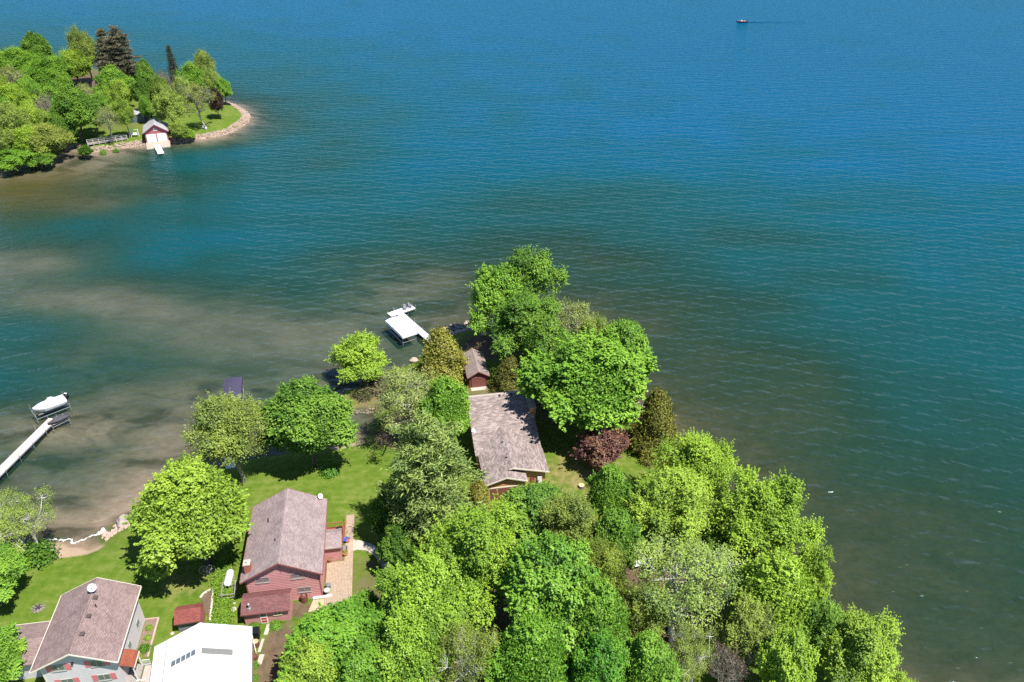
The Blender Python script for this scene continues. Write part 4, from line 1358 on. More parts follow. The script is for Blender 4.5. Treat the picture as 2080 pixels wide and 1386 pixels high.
cg = at(467, 1206, G)
cf = empty('garden_cage', (cg[0], cg[1], G), YAW + .05, 'weathered timber plant frame below the propane tank', 'plant frame')
for sx in (-1, 1):
    for sy in (-1, 1):
        MB().box(sx * .75 - .05, sx * .75 + .05, sy * 1.0 - .05, sy * 1.0 + .05, -.1, 1.0).build('post', OLD_WOOD, cf)
for z_ in (.45, .98):
    for sy in (-1, 1):
        MB().box(-.69, .69, sy * 1.0 - .04, sy * 1.0 + .04, z_ - .05, z_ + .03).build('rail', OLD_WOOD, cf)
    for sx in (-1, 1):
        MB().box(sx * .75 - .04, sx * .75 + .04, -.94, .94, z_ - .05, z_ + .03).build('rail', OLD_WOOD, cf)


def lathe_thing(name, label, cat, px, py, prof, mat, z=G, parts=(), group=None, n=14):
    p_ = at(px, py, z)
    e = empty(name, (p_[0], p_[1], z), 0, label, cat, group)
    MB().lathe((0, 0, 0), prof, n).build('body', mat, e, smooth=False)
    for nm, pr2, mt in parts:
        MB().lathe((0, 0, 0), pr2, n).build(nm, mt, e)
    return e


RUSTY = M('rusty_steel', (.14, .055, .035), .85, .3, 4)
TERRA = M('terracotta', (.42, .17, .08), .8, .12, 3)
lathe_thing('barrel', 'rusty burn barrel against the gable wall of the red house', 'barrel', 619, 1221, [(.40, 0), (.43, .28), (.40, .3), (.43, .6), (.40, .62), (.42, .95), (.36, .95), (.35, .5)], RUSTY)
lathe_thing('barrel', 'log-topped barrel beside the black bin', 'barrel', 521, 1312, [(.32, 0), (.36, .4), (.33, .75)], RUSTY, parts=(('lid', [(.33, .752), (.33, .78)], M('cut_log', (.50, .38, .25), .9)),))
lathe_thing('barrel', 'half barrel lower down along the barn wall', 'barrel', 518, 1338, [(.3, 0), (.34, .3), (.32, .55)], RUSTY)
bn = at(521, 1293, G)
e = empty('trash_bin', (bn[0], bn[1], G), YAW, 'black wheeled bin at the corner of the white barn', 'bin')
MB().slab([(-.42, -.42, 1.0), (.42, -.42, 1.0), (.42, .42, 1.0), (-.42, .42, 1.0)], 1.0).build('body', BLACK, e)
MB().box(-.46, .46, -.48, .44, 1.003, 1.09).build('lid', BLACK, e)
MB().box(-.46, .46, .46, .56, .92, 1.0).build('handle', BLACK, e)
FLW = M('blue_petals', (.05, .13, .62), .6, .25, 9)
def flower_pot(label, px, py, r, mat, leafcol):
    p_ = at(px, py, G + .3)
    e = empty('flower_pot', (p_[0], p_[1], G), 0, label, 'flower pot')
    MB().lathe((0, 0, 0), [(r * .7, 0), (r, .42), (r * 1.08, .43), (r * 1.06, .5), (r * .9, .5)], 14).build('pot', TERRA, e)
    rg = np.random.RandomState(int(px))
    m = MB()
    for k in range(40):
        a, rr = rg.uniform(0, 6.28), r * 1.1 * rg.uniform(0, 1) ** .5
        c = Vector((rr * math.cos(a), rr * math.sin(a), .52 + .25 * (1 - rr / r / 1.2) + rg.uniform(0, .1)))
        u_ = Vector(rg.normal(size=3)).normalized() * .11
        w_ = u_.orthogonal().normalized() * .1
        m.face([c + u_, c + w_, c - u_, c - w_])
    m.build('blossoms', mat, e)
    return e
flower_pot('terracotta pot of blue flowers by the side entry of the red house', 705, 1098, .36, FLW, None)
flower_pot('pot of yellow-green plants by the side entry of the red house', 701, 1125, .36, M('yellowish_leaves', (.25, .25, .06), .7, .3, 9), None)
flower_pot('small pot in the corner between the red house and its entry', 671, 1139, .24, M('dull_leaves', (.25, .17, .08), .7, .3, 9), None)
lathe_thing('door_mat', 'round grey mat between the two flower pots', 'mat', 700, 1115, [(.55, .062), (.55, .085)], M('mat_grey', (.20, .19, .185), .95))
pl = at(655, 1214, G)
e = empty('timber_beam', (pl[0], pl[1], G), YAW + .05, 'white timber lying at the corner of the red house', 'timber')
MB().box(-1.1, 1.1, -.12, .12, 0, .22).build('beam', WHITE, e)
# garden ornament: lantern-like birdbath
lathe_thing('birdbath', 'pale birdbath at the front corner of the red house', 'birdbath', 666, 1208, [(.25, 0), (.12, .1), (.08, .6), (.36, .75), (.38, .82), (.3, .78)], M('pale_green_stone', (.42, .47, .40), .8))
lathe_thing('planter', 'dark planter against the wall behind the birdbath', 'planter', 668, 1196, [(.2, 0), (.28, .45), (.3, .5), (.22, .5)], M('planter_dark', (.10, .10, .12), .6), parts=(('plant', [(.25, .5), (.3, .75), (.1, .95)], M('planter_plant', (.2, .2, .24), .8, .4, 12)),))
# wagon wheels under the big maple
def wagon_wheel(label, px, py, rz):
    p_ = at(px, py, G)
    e = empty('wagon_wheel', (p_[0], p_[1], G), rz, label, 'wagon wheel', 'wagon wheels under the yellow-tipped maple')
    R_ = .62
    m = MB()
    for k in range(20):
        a, b2 = 2 * math.pi * k / 20, 2 * math.pi * (k + 1) / 20
        m.tube((R_ * math.cos(a), .12 * math.sin(a), R_ + R_ * math.sin(a)), (R_ * math.cos(b2), .12 * math.sin(b2), R_ + R_ * math.sin(b2)), .05, n=5)
    m.build('rim', OLD_WOOD, e)
    for k in range(10):
        a = 2 * math.pi * k / 10
        MB().tube((0, 0, R_), (R_ * .97 * math.cos(a), .12 * math.sin(a), R_ + R_ * .97 * math.sin(a)), .028, n=5).build('spoke', OLD_WOOD, e)
    MB().tube((0, -.15, R_), (0, .15, R_), .11).build('hub', OLD_WOOD, e)
wagon_wheel('weathered wagon wheel under the maple, the left one', 417, 1166, .2)
wagon_wheel('weathered wagon wheel under the maple, the right one', 431, 1164, -.15)
# stepping stones, stumps, fire pit
for lab, px, py, r in (('round pale stepping stone near the plant frame', 475, 1238, .34), ('small pale stone above the stepping stone', 476, 1226, .16), ('pale flat stone on the lawn by the barn corner', 350, 1287, .22)):
    lathe_thing('stepping_stone', lab, 'stone', px, py, [(r, -.1), (r * 1.02, .03), (r * .9, .06)], CONCRETE)
lathe_thing('tree_stump', 'pale cut stump on the lawn right of the tan house', 'stump', 1181, 990, [(.55, -.2), (.46, .1), (.42, .4)], BARK, parts=(('cut_face', [(.42, .402), (.42, .43)], M('cut_wood', (.62, .45, .27), .9, .1, 6)),))
lathe_thing('tree_stump', 'second cut stump nearer the trees by the tan house', 'stump', 1192, 1012, [(.42, -.2), (.36, .1), (.33, .28)], BARK, parts=(('cut_face', [(.33, .282), (.33, .3)], M('cut_wood', (.62, .45, .27)),),))
fp = at(78, 1236, G)
e = empty('fire_pit', (fp[0], fp[1], G), 0, 'fire pit with a ring of stones on the lawn beside the grey house', 'fire pit')
MB().lathe((0, 0, 0), [(.5, .0), (.48, .03)], 16).build('ash_bed', M('ash', (.24, .20, .19), .95, .2, 6), e)
rg = random.Random(2)
for k in range(11):
    a = k * 2 * math.pi / 11
    r_ = rg.uniform(.10, .16)
    m = MB().lathe((.68 * math.cos(a), .68 * math.sin(a), 0), [(r_ * .8, -.03), (r_, .08), (r_ * .6, .17)], 7)
    m.build('ring_stone', M('field_stone', (.24, .19, .17), .9, .2, 4), e)
for k in range(3):
    a = k * 1.1 + .3
    MB().tube((-.4 * math.cos(a), -.4 * math.sin(a), .1 + k * .07), (.4 * math.cos(a), .4 * math.sin(a), .16 + k * .07), .06, n=6).build('log', M('charred_log', (.05, .045, .05), .9), e)

# ---- paving: terrace of brick courses, concrete path, edging
PAV = M('terrace_brick', (.39, .295, .215), .9, .18, 2.5, .3, 20)
tr_ = MB()
tr_.slab([(*local(RO, 9.05, -1.5), G + .052), (*local(RO, 12.25, -1.5), G + .052), (*local(RO, 12.3, 13.9), G + .052), (*local(RO, 11.15, 13.9), G + .052), (*local(RO, 11.15, 5.8), G + .052), (*local(RO, 9.05, 5.8), G + .052)], .2)
terr = tr_.build('terrace', M('terrace_joint', (.30, .20, .12), .95, .2, 3))
tag(terr, kind='structure')
rg = random.Random(5)
for k in range(17):
    xa = 9.1 + k * .185
    ylo, yhi = -1.45, (13.85 if xa > 11.15 else 5.75)
    y_ = ylo
    while y_ < yhi - .2:
        ln = min(rg.uniform(1.7, 2.6), yhi - y_)
        q = MB().box(xa, xa + .165, y_, y_ + ln - .03, .0, .028 + rg.uniform(0, .012))
        o = q.build('paver_course', PAV, terr, (*RO, G + .054), YAW)
        y_ += ln
t2 = MB().slab([(*local(RO, 7.2, -1.55), G + .05), (*local(RO, 9.04, -1.55), G + .05), (*local(RO, 9.04, .1), G + .05), (*local(RO, 7.7, .1), G + .05)], .2).build('stone_walk', M('walk_stone', (.46, .35, .24), .9, .15, 2))
tag(t2, kind='structure')
# curved concrete path
pts = [(704, 1110), (728, 1108), (748, 1112), (766, 1122), (780, 1138), (790, 1158), (796, 1180)]
W3 = [1.25, .8, .62, .6, .6, .6, .6]
m = MB()
pp = [at(x, y, G) for x, y in pts]
L_, R_ = [], []
for k, p_ in enumerate(pp):
    a = pp[min(k + 1, len(pp) - 1)] - pp[max(k - 1, 0)]
    nrm = np.array([-a[1], a[0], 0]) / np.linalg.norm(a[:2])
    L_.append(p_ + nrm * W3[k]); R_.append(p_ - nrm * W3[k])
for k in range(len(pp) - 1):
    m.slab([(*R_[k][:2], G + .085), (*R_[k + 1][:2], G + .085), (*L_[k + 1][:2], G + .085), (*L_[k][:2], G + .085)], .2)
tag(m.build('path', CONCRETE), kind='structure')
m = MB()
for x0_, y0_, x1_, y1_ in ((540, 1268, 546, 1290), (528, 1298, 533, 1325), (526, 1330, 533, 1350)):
    c0, c1 = at(x0_, y1_, G), at(x1_, y0_, G)
    m.box(c0[0] - .25, c1[0] + .25, c0[1], c1[1], G - .1, G + .055)
tag(m.build('garden_path', CONCRETE), kind='structure')
# deck walk between the grey house and the barn
c0 = local(GO, 9.4, -3.0)
wk_ = MB().box(0, 1.6, 0, 6.0, -.1, .1).build('board_walk', OLD_WOOD, None, (*c0, G), YAW)
tag(wk_, kind='structure')
for k in range(8):
    MB().box(.02 + k * .2, .2 + k * .2, .02, 5.98, .102, .135).build('plank', M('walk_board', (.45, .37, .33), .85, .12, 3), wk_)
# planting bed edged with pale timber beside the tool shed
be = empty('planting_bed', (*at(425, 1216, G)[:2], G), YAW, 'curved planting bed edged in pale timber behind the tool shed', 'planting bed')
pts = [(407, 1216), (414, 1207), (426, 1200), (434, 1197), (431, 1225), (427, 1262)]
pw = [at(x, y, G) for x, y in pts]
o_ = at(425, 1216, G)
cs, sn = math.cos(-YAW), math.sin(-YAW)
lc = [((p_[0] - o_[0]) * cs - (p_[1] - o_[1]) * sn, (p_[0] - o_[0]) * sn + (p_[1] - o_[1]) * cs) for p_ in pw]
for k in range(len(lc) - 1):
    a, b2 = Vector(lc[k]), Vector(lc[k + 1])
    n_ = (b2 - a).normalized().orthogonal() * .1
    MB().slab([(a.x - n_.x, a.y - n_.y, .2), (b2.x - n_.x, b2.y - n_.y, .2), (b2.x + n_.x, b2.y + n_.y, .2), (a.x + n_.x, a.y + n_.y, .2)][::1], .3).build('edging', M('edging_pale', (.60, .55, .45), .85), be)
MB().slab([(x, y, .06) for x, y in lc][::-1], .05).build('soil', M('bed_soil', (.14, .095, .065), .95, .25, 4), be)
e = empty('garden_border', (*local(GO, 8.0, 4.2), G), YAW, 'narrow edged border along the right wall of the grey house', 'planting bed')
MB().box(0, 1.3, 0, 5.2, -.1, .04).build('soil', M('border_soil', (.22, .15, .11), .95, .25, 4), e)
MB().box(1.3, 1.5, 0, 5.2, -.1, .1).build('edging', M('edging_pink', (.45, .32, .28), .85), e)
MB().box(-.2, 1.5, 5.2, 5.35, -.1, .12).build('edging', M('edging_pink', (.45, .32, .28)), e)

# ---- rocks
ROCK = M('granite', (.34, .29, .265), .9, .22, 2.0, .5, 9)
ROCKP = M('pink_granite', (.46, .33, .27), .9, .22, 1.6, .5, 9)


def rock_verts(rg, r, flat=.75, sub=1):
    bm = bmesh.new()
    bmesh.ops.create_icosphere(bm, subdivisions=sub, radius=1.0)
    ax_ = rg.uniform(.75, 1.25, 3)
    ph = rg.uniform(0, 6, 6)
    V_ = []
    for v in bm.verts:
        c = np.array(v.co)
        k = 1 + .16 * math.sin(3 * c[0] + ph[0]) + .14 * math.sin(4 * c[1] + ph[1]) + .12 * math.sin(5 * c[2] + ph[2]) + rg.uniform(-.07, .07)
        V_.append(c * k * ax_ * np.array([1, 1, flat]) * r)
    F_ = [[v.index for v in f.verts] for f in bm.faces]
    bm.free()
    return V_, F_


rg = np.random.RandomState(9)
for lab, px, py, r, mt in (('large smooth grey boulder at the water by the beach', 250, 1062, 1.05, ROCK), ('second pale boulder tucked against the maple by the beach', 285, 1046, .75, ROCK),
                           ('flat brown boulder in the water beside the cedar', 841, 735, .75, ROCKP), ('pale pink boulder on the right shore by the olive cedar', 1300, 866, .8, ROCKP),
                           ('small pale rock under the olive cedar', 1362, 918, .5, ROCKP), ('boulder at the lagoon end of the spit', 690, 812, .4, ROCK), ('pale boulder on the lagoon beach', 694, 905, .5, ROCK),
                           ('grey rock at the far end of the rocky tip', 985, 690, .55, ROCKP)):
    p_ = at(px, py, .3)
    v_, f_ = rock_verts(rg, r, .75, 3)
    m = MB()
    m.v, m.f = [tuple(x) for x in v_], f_
    o = m.build('boulder', mt, None, (p_[0], p_[1], max(ground_z(p_[0], p_[1]), -.3) + r * .3), smooth=True)
    tag(o, lab, 'boulder', 'shore boulders')


def rock_pile(name, label, spots, mat, sub=1):
    m = MB()
    for x, y, z, r in spots:
        v_, f_ = rock_verts(rg, r, .7, sub)
        b0 = len(m.v)
        m.v += [(x + q[0], y + q[1], z + q[2]) for q in v_]
        m.f += [[b0 + i for i in fc] for fc in f_]
    o = m.build(name, mat)
    tag(o, label, 'rocks', kind='stuff')
    return o


def along(px_pts, n, inw, rmin, rmax, zt):
    pts = [at(x, y, 0) for x, y in px_pts]
    seg = [np.linalg.norm((b2 - a)[:2]) for a, b2 in zip(pts, pts[1:])]
    cum = np.concatenate([[0], np.cumsum(seg)])
    out = []
    for _ in range(n):
        t_ = rg.uniform(0, cum[-1])
        k = min(np.searchsorted(cum, t_) - 1, len(seg) - 1)
        k = max(k, 0)
        a, b2 = pts[k], pts[k + 1]
        p_ = a + (b2 - a) * (t_ - cum[k]) / seg[k]
        d_ = (b2 - a) / seg[k]
        nrm = np.array([-d_[1], d_[0]])
        o_ = rg.uniform(inw[0], inw[1])
        x, y = p_[0] + nrm[0] * o_, p_[1] + nrm[1] * o_
        r = rg.uniform(rmin, rmax)
        out.append((x, y, max(ground_z(x, y), -.35) + r * .2, r))
    return out


rim = [(341, 291), (380, 288), (419, 282), (446, 277), (470, 270), (490, 258), (503, 248), (507, 239), (500, 228), (478, 214), (450, 206)]
rock_pile('riprap', 'band of pale riprap stones around the far tip', along(rim, 1250, (-.4, 2.3), .18, .42, 0), M('riprap_stone', (.34, .25, .195), .9, .28, .8), 1)
rock_pile('shore_stones', 'loose stones along the far shore left of the boathouse', along([(170, 313), (200, 309), (231, 304), (265, 300), (296, 295)], 260, (-.5, 2.2), .22, .5, 0), M('riprap_stone', (.38, .27, .205)), 1)
rock_pile('tip_rocks', 'jumble of brown and pink rocks at the tip of the point', along([(895, 692), (925, 677), (950, 669), (985, 665), (1010, 658), (1030, 645)], 190, (-1.6, 3.2), .22, .62, 0), ROCKP, 1)
rock_pile('beach_rocks', 'heap of pale stones between the beach and the boulder', along([(208, 1094), (225, 1080), (245, 1070), (270, 1058), (296, 1050)], 120, (-1.9, .7), .12, .38, 0), ROCKP, 1)
rock_pile('lagoon_stones', 'small stones edging the grassy spit', along([(760, 836), (738, 832), (715, 834), (697, 829), (688, 814), (690, 799), (706, 791)], 130, (-.5, .5), .1, .24, 0), ROCKP, 1)
rock_pile('right_shore_stones', 'stones along the right shore of the point', along([(1205, 750), (1262, 802), (1302, 838), (1334, 862), (1356, 892), (1388, 935), (1425, 990)], 200, (-.8, 1.4), .15, .45, 0), ROCKP, 1)

# foam where the ripples run up the beach
m = MB()
fpts = [(85, 1094), (98, 1095), (106, 1098), (112, 1095), (118, 1099), (125, 1096), (130, 1099), (140, 1095), (146, 1097), (145, 1102), (150, 1104), (160, 1100), (172, 1096), (184, 1090), (192, 1087), (200, 1086), (206, 1080), (210, 1076), (212, 1084), (218, 1084)]
fw = [at(x, y, 0) for x, y in fpts]
for k in range(len(fw) - 1):
    for s_ in range(9):
        c = fw[k] + (fw[k + 1] - fw[k]) * (s_ + rg.uniform(0, 1)) / 9
        big = 2.0 if fpts[k][0] > 198 else 1.0
        r = rg.uniform(.04, .11) * big
        a0 = rg.uniform(0, 6)
        m.lathe((c[0] + rg.normal() * .05 * big, c[1] + rg.normal() * .07 * big, .012), [(r, 0), (r * .8, .03 * big), (r * .3, .05 * big)], 7)
tag(m.build('foam', M('foam_white', (.80, .79, .76), .9, .04, 3)), 'line of white foam along the edge of the beach', 'foam', kind='stuff')

# a white garden table half hidden under the wood
wt = at(1302, 1142, G + .7)
e = empty('garden_table', (wt[0], wt[1], G), .3, 'white table half hidden between the narrow maple and the airy birch', 'table')
MB().box(-1.3, 1.3, -.5, .5, .68, .74).build('table_top', WHITE, e)
for sx in (-1, 1):
    for sy in (-1, 1):
        MB().box(sx * 1.15 - .04, sx * 1.15 + .04, sy * .4 - .04, sy * .4 + .04, 0, .68).build('leg', WHITE, e)

# ------------------------------------------------------------------ trees
def unit(v):
    return v / np.maximum(np.linalg.norm(v, axis=-1, keepdims=True), 1e-9)


def leaf_mesh(name, P, N, size, tint, rng, aspect=0.62, T=None, mat=None):
    n = len(P)
    R_ = unit(rng.normal(size=(n, 3)))
    t_ = unit(np.cross(N, R_)) if T is None else unit(T - N * np.sum(T * N, 1, keepdims=True))
    b_ = np.cross(N, t_)
    s = (size * rng.uniform(0.65, 1.35, n))[:, None]
    V = np.stack([P + t_ * s * .6, P + b_ * s * aspect * .55 + N * s * .10, P - t_ * s * .5, P - b_ * s * aspect * .55 + N * s * .10], 1)
    me = bpy.data.meshes.new(name)
    me.vertices.add(n * 4)
    me.vertices.foreach_set('co', V.astype(np.float32).ravel())
    me.loops.add(n * 4)
    me.polygons.add(n)
    me.loops.foreach_set('vertex_index', np.arange(n * 4, dtype=np.int32))
    me.polygons.foreach_set('loop_start', np.arange(0, n * 4, 4, dtype=np.int32))
    a = me.attributes.new('tint', 'FLOAT', 'POINT')
    a.data.foreach_set('value', np.repeat(np.clip(tint, 0, 1), 4).astype(np.float32))
    me.materials.append(mat or LEAF)
    me.update()
    return me


def branch_mesh(name, segs, mat, n=5):
    m = MB()
    for p0, p1, r0, r1 in segs:
        m.tube(p0, p1, r0, r1, n, cap=False)
    return m.mesh(name, mat, smooth=True)


def bent(p0, p1, r0, r1, rng, k=3, w=0.12):
    """A limb as a few bent pieces."""
    p0, p1 = np.array(p0, float), np.array(p1, float)
    L = np.linalg.norm(p1 - p0)
    pts = [p0 + (p1 - p0) * i / k + (rng.normal(size=3) * w * L * .5 if 0 < i < k else 0) for i in range(k + 1)]
    return [(pts[i], pts[i + 1], r0 + (r1 - r0) * i / k, r0 + (r1 - r0) * (i + 1) / k) for i in range(k)]


def broadleaf(seed, R=5.0, H=11.0, zc=6.6, hz=4.2, nl=22, lr=0.34, ncl=46, nlf=26, rc=0.55, leaf=0.30, bottom=-0.55, trunks=1, bark=None, rt=0.26,
              twigs=3, up=0.45, spread=1.0, hole=0.0, flat=0.7, tvar=0.5, aspect=.62, inner=.25, shoots=.4, sl_=1.0, taper=.25):
    rng = np.random.RandomState(seed)
    # lobes fill an uneven ovoid
    i = np.arange(nl) + .5
    ph = np.arccos(1 - (1 - bottom) * i / nl)
    th = math.pi * (1 + 5 ** .5) * i + rng.uniform(0, 6)
    D = np.stack([np.cos(th) * np.sin(ph), np.sin(th) * np.sin(ph), np.cos(ph)], 1)
    D = unit(D + rng.normal(size=D.shape) * .18)
    rad = rng.uniform(.5, 1.0, nl) * np.where(rng.uniform(size=nl) < .22, 1.28, 1.0)
    LR = lr * R * rng.uniform(.55, 1.25, nl)
    LC = D * (R * spread - LR)[:, None] * rad[:, None]
    asym = 1 + .16 * np.sin(th * 2 + seed) + .12 * np.sin(th * 3 + 2 * seed)
    LC[:, :2] *= (asym * (1 - taper * np.clip(D[:, 2] + .15, 0, 1)))[:, None]
    LC[:, 2] *= hz / R
    LC = np.vstack([LC, [[0, 0, 0]]])
    LR = np.append(LR, lr * R * 1.2)
    LC[:, 2] += zc
    P, N, TT, CC = [], [], [], []
    for k in range(len(LC)):
        out = unit(LC[k] - np.array([0, 0, zc - hz * .5]))
        d = unit(rng.normal(size=(ncl, 3)) + out * .9 + np.array([0, 0, .35]))
        A_ = rng.normal(size=(3, 3)) * 2.6
        knob = 1 + .17 * np.sin(d @ A_[0] + k) + .15 * np.sin(d @ A_[1] * 1.6 + 2 * k) + .12 * np.sin(d @ A_[2] * 2.3)
        c = LC[k] + d * (LR[k] * knob * rng.uniform(.72, 1.08, ncl))[:, None] * np.array([1, 1, .9])
        dist = np.linalg.norm((c[:, None] - LC[None]) / LR[None, :, None], axis=2)
        dist[:, k] = 9
        keep = dist.min(1) > .62
        keep &= rng.uniform(size=ncl) > hole
        c, d = c[keep], d[keep]
        lt = rng.uniform(.18, .8)
        ct = np.clip(lt + rng.normal(size=len(c)) * .16, 0, 1)
        for q in range(len(c)):
            nn = int(nlf * rng.uniform(.6, 1.3))
            o = rng.normal(size=(nn, 3)) * rc * rng.uniform(.45, .75)
            o -= d[q] * (o @ d[q])[:, None] * (1 - flat)
            P.append(c[q] + o)
            N.append(unit(d[q] * .4 + np.array([.12, -.09, up]) + rng.normal(size=(nn, 3)) * .3 + unit(o) * .4))
            TT.append(ct[q] + rng.normal(size=nn) * tvar * .25)
            if rng.uniform() < shoots:          # a leafy shoot standing out of the clump
                sd_ = unit(d[q] + np.array([0, 0, .45]) + rng.normal(size=3) * .4)
                ln = rng.uniform(.5, 1.25) * sl_
                ns_ = int(nlf * .6)
                u_ = rng.uniform(.1, 1, ns_)
                o = sd_ * (u_ * ln)[:, None] + rng.normal(size=(ns_, 3)) * (.28 * (1.15 - u_))[:, None] * rc
                P.append(c[q] + o)
                N.append(unit(np.array([0, 0, 1.0]) + d[q] * .3 + rng.normal(size=(ns_, 3)) * .4))
                TT.append(ct[q] + .08 + rng.normal(size=ns_) * tvar * .2)
        CC.append(c)
    # looser leaves inside
    ni = int(inner * sum(len(p) for p in P))
    if ni:
        pi = unit(rng.normal(size=(ni, 3))) * (rng.uniform(0, 1, ni) ** .4)[:, None] * np.array([R * .8, R * .8, hz * .8])
        pi[:, 2] = np.maximum(pi[:, 2], bottom * hz) + zc
        P.append(pi)
        N.append(unit(rng.normal(size=(ni, 3)) + np.array([0, 0, .6])))
        TT.append(rng.uniform(.1, .6, ni))
    P, N, TT = np.vstack(P), np.vstack(N), np.concatenate(TT)
    crown = leaf_mesh('crown', P, N, leaf, TT, rng, aspect)
    segs = []
    for tk in range(trunks):
        off = np.array([0, 0, 0.]) if trunks == 1 else np.array([math.cos(tk * 2.4), math.sin(tk * 2.4), 0]) * .35
        lean = off * 3.5 + rng.normal(size=3) * .25
        top = np.array([lean[0], lean[1], zc + hz * .35])
        rr = rt / trunks ** .5
        tr_ = bent(off + [0, 0, -1.2], top, rr * 1.15, rr * .3, rng, 5, .06)
        segs += tr_
        for k in range(len(LC)):
            if k % trunks != tk: continue
            zs = np.clip((LC[k][2] - (zc - hz)) / (2 * hz) * .75 + .12, .1, .8)
            f = 1 + (len(tr_) - 1) * zs
            s0 = tr_[min(int(f), len(tr_) - 1)]
            p0 = s0[0] + (s0[1] - s0[0]) * (f % 1)
            segs += bent(p0, LC[k], rr * .42, rr * .14, rng, 3, .16)
            cc = CC[k]
            for q in range(min(twigs, len(cc))):
                segs += bent(LC[k], cc[rng.randint(len(cc))], rr * .14, rr * .04, rng, 2, .2)
    trunk = branch_mesh('trunk', segs, bark or BARK)
    return trunk, crown, R, H, zc


def conifer(seed, H=17.0, R=4.2, zb=2.5, whorls=17, per=8, n_t=13, tuft=26, nl=0.42, droop=-.06, pw=.75, bark=None, rise=.25, asp=.16, jit=1.0):
    """Pine or spruce: whorls of branches bearing tufts of needles."""
    rng = np.random.RandomState(seed)
    P, N, T, TT, segs = [], [], [], [], []
    segs += bent((0, 0, -1), (rng.normal() * .2, rng.normal() * .2, H), .34, .03, rng, 6, .015)
    for w in range(whorls):
        f = w / (whorls - 1)
        z = zb + (H - zb) * f ** .92
        Lw = R * (1 - f) ** pw * rng.uniform(.8, 1.1) + .25
        if f < .12: Lw *= .75
        for k in range(per):
            a = 2 * math.pi * (k / per) + w * 1.3 + rng.normal() * .25
            L = Lw * rng.uniform(.65, 1.15)
            d = np.array([math.cos(a), math.sin(a), 0])
            tip = np.array([0, 0, z]) + d * L + np.array([0, 0, L * (rise * (f - .3) + droop)]) + rng.normal(size=3) * .15 * jit
            base = np.array([0, 0, z - .1])
            segs += [(base, tip, .07 * (1 - f) + .015, .012)]
            nt = max(3, int(n_t * L / R))
            for q in range(nt):
                u_ = (q + .8) / nt
                u_ = u_ ** .7
                side = np.cross(d, [0, 0, 1]) * rng.normal() * .30 * L * (1.1 - u_) * 1.1
                c = base + (tip - base) * u_ + side + np.array([0, 0, .12])
                nn = int(tuft * rng.uniform(.6, 1.2))
                o = rng.normal(size=(nn, 3)) * np.array([.34, .34, .13])
                P.append(c + o)
                dr = unit(d * .8 + rng.normal(size=(nn, 3)) * .7 + np.array([0, 0, .35]))
                T.append(dr)
                N.append(unit(np.cross(dr, rng.normal(size=(nn, 3)))) * 1.0)
                N[-1][:, 2] = np.abs(N[-1][:, 2])
                TT.append(np.clip(rng.uniform(.25, .7) + rng.normal(size=nn) * .13, 0, 1))
    P, N, T, TT = np.vstack(P), unit(np.vstack(N)), np.vstack(T), np.concatenate(TT)
    crown = leaf_mesh('crown', P, N, nl, TT, rng, asp, T, NEEDLE)
    return branch_mesh('trunk', segs, bark or BARK), crown, R, H, H * .5


def cedar(seed, H=9.0, R=2.4, zb=.4, n=900, nlf=24, leaf=.24, pw=.6):
    rng = np.random.RandomState(seed)
    f = rng.uniform(0, 1, n) ** 1.15
    a = rng.uniform(0, 2 * math.pi, n)
    wob = 1 + .18 * np.sin(a * 3 + f * 9 + seed) + .12 * np.sin(a * 7 - f * 14)
    r = (R * (1 - f) ** pw * wob + .1) * rng.uniform(.72, 1.04, n)
    d = np.stack([np.cos(a), np.sin(a), np.full(n, .45)], 1)
    c = np.stack([np.cos(a) * r, np.sin(a) * r, zb + (H - zb) * f], 1)
    ct = rng.uniform(.2, .75, n)
    P = np.repeat(c, nlf, 0) + rng.normal(size=(n * nlf, 3)) * np.array([.2, .2, .32])
    dr = unit(np.repeat(d, nlf, 0) * .5 + np.array([0, 0, .7]) + rng.normal(size=(n * nlf, 3)) * .5)
    N = unit(np.repeat(d, nlf, 0) + rng.normal(size=(n * nlf, 3)) * .55)
    crown = leaf_mesh('crown', P, N, leaf, np.repeat(ct, nlf) + rng.normal(size=n * nlf) * .1, rng, .4, dr, NEEDLE)
    segs = bent((0, 0, -1), (0, 0, H * .95), .2, .03, rng, 4, .02)
    for k in range(60):
        segs += [((0, 0, c[k][2] - .5), tuple(c[k]), .03, .01)]
    return branch_mesh('trunk', segs, BARK), crown, R, H, H * .48


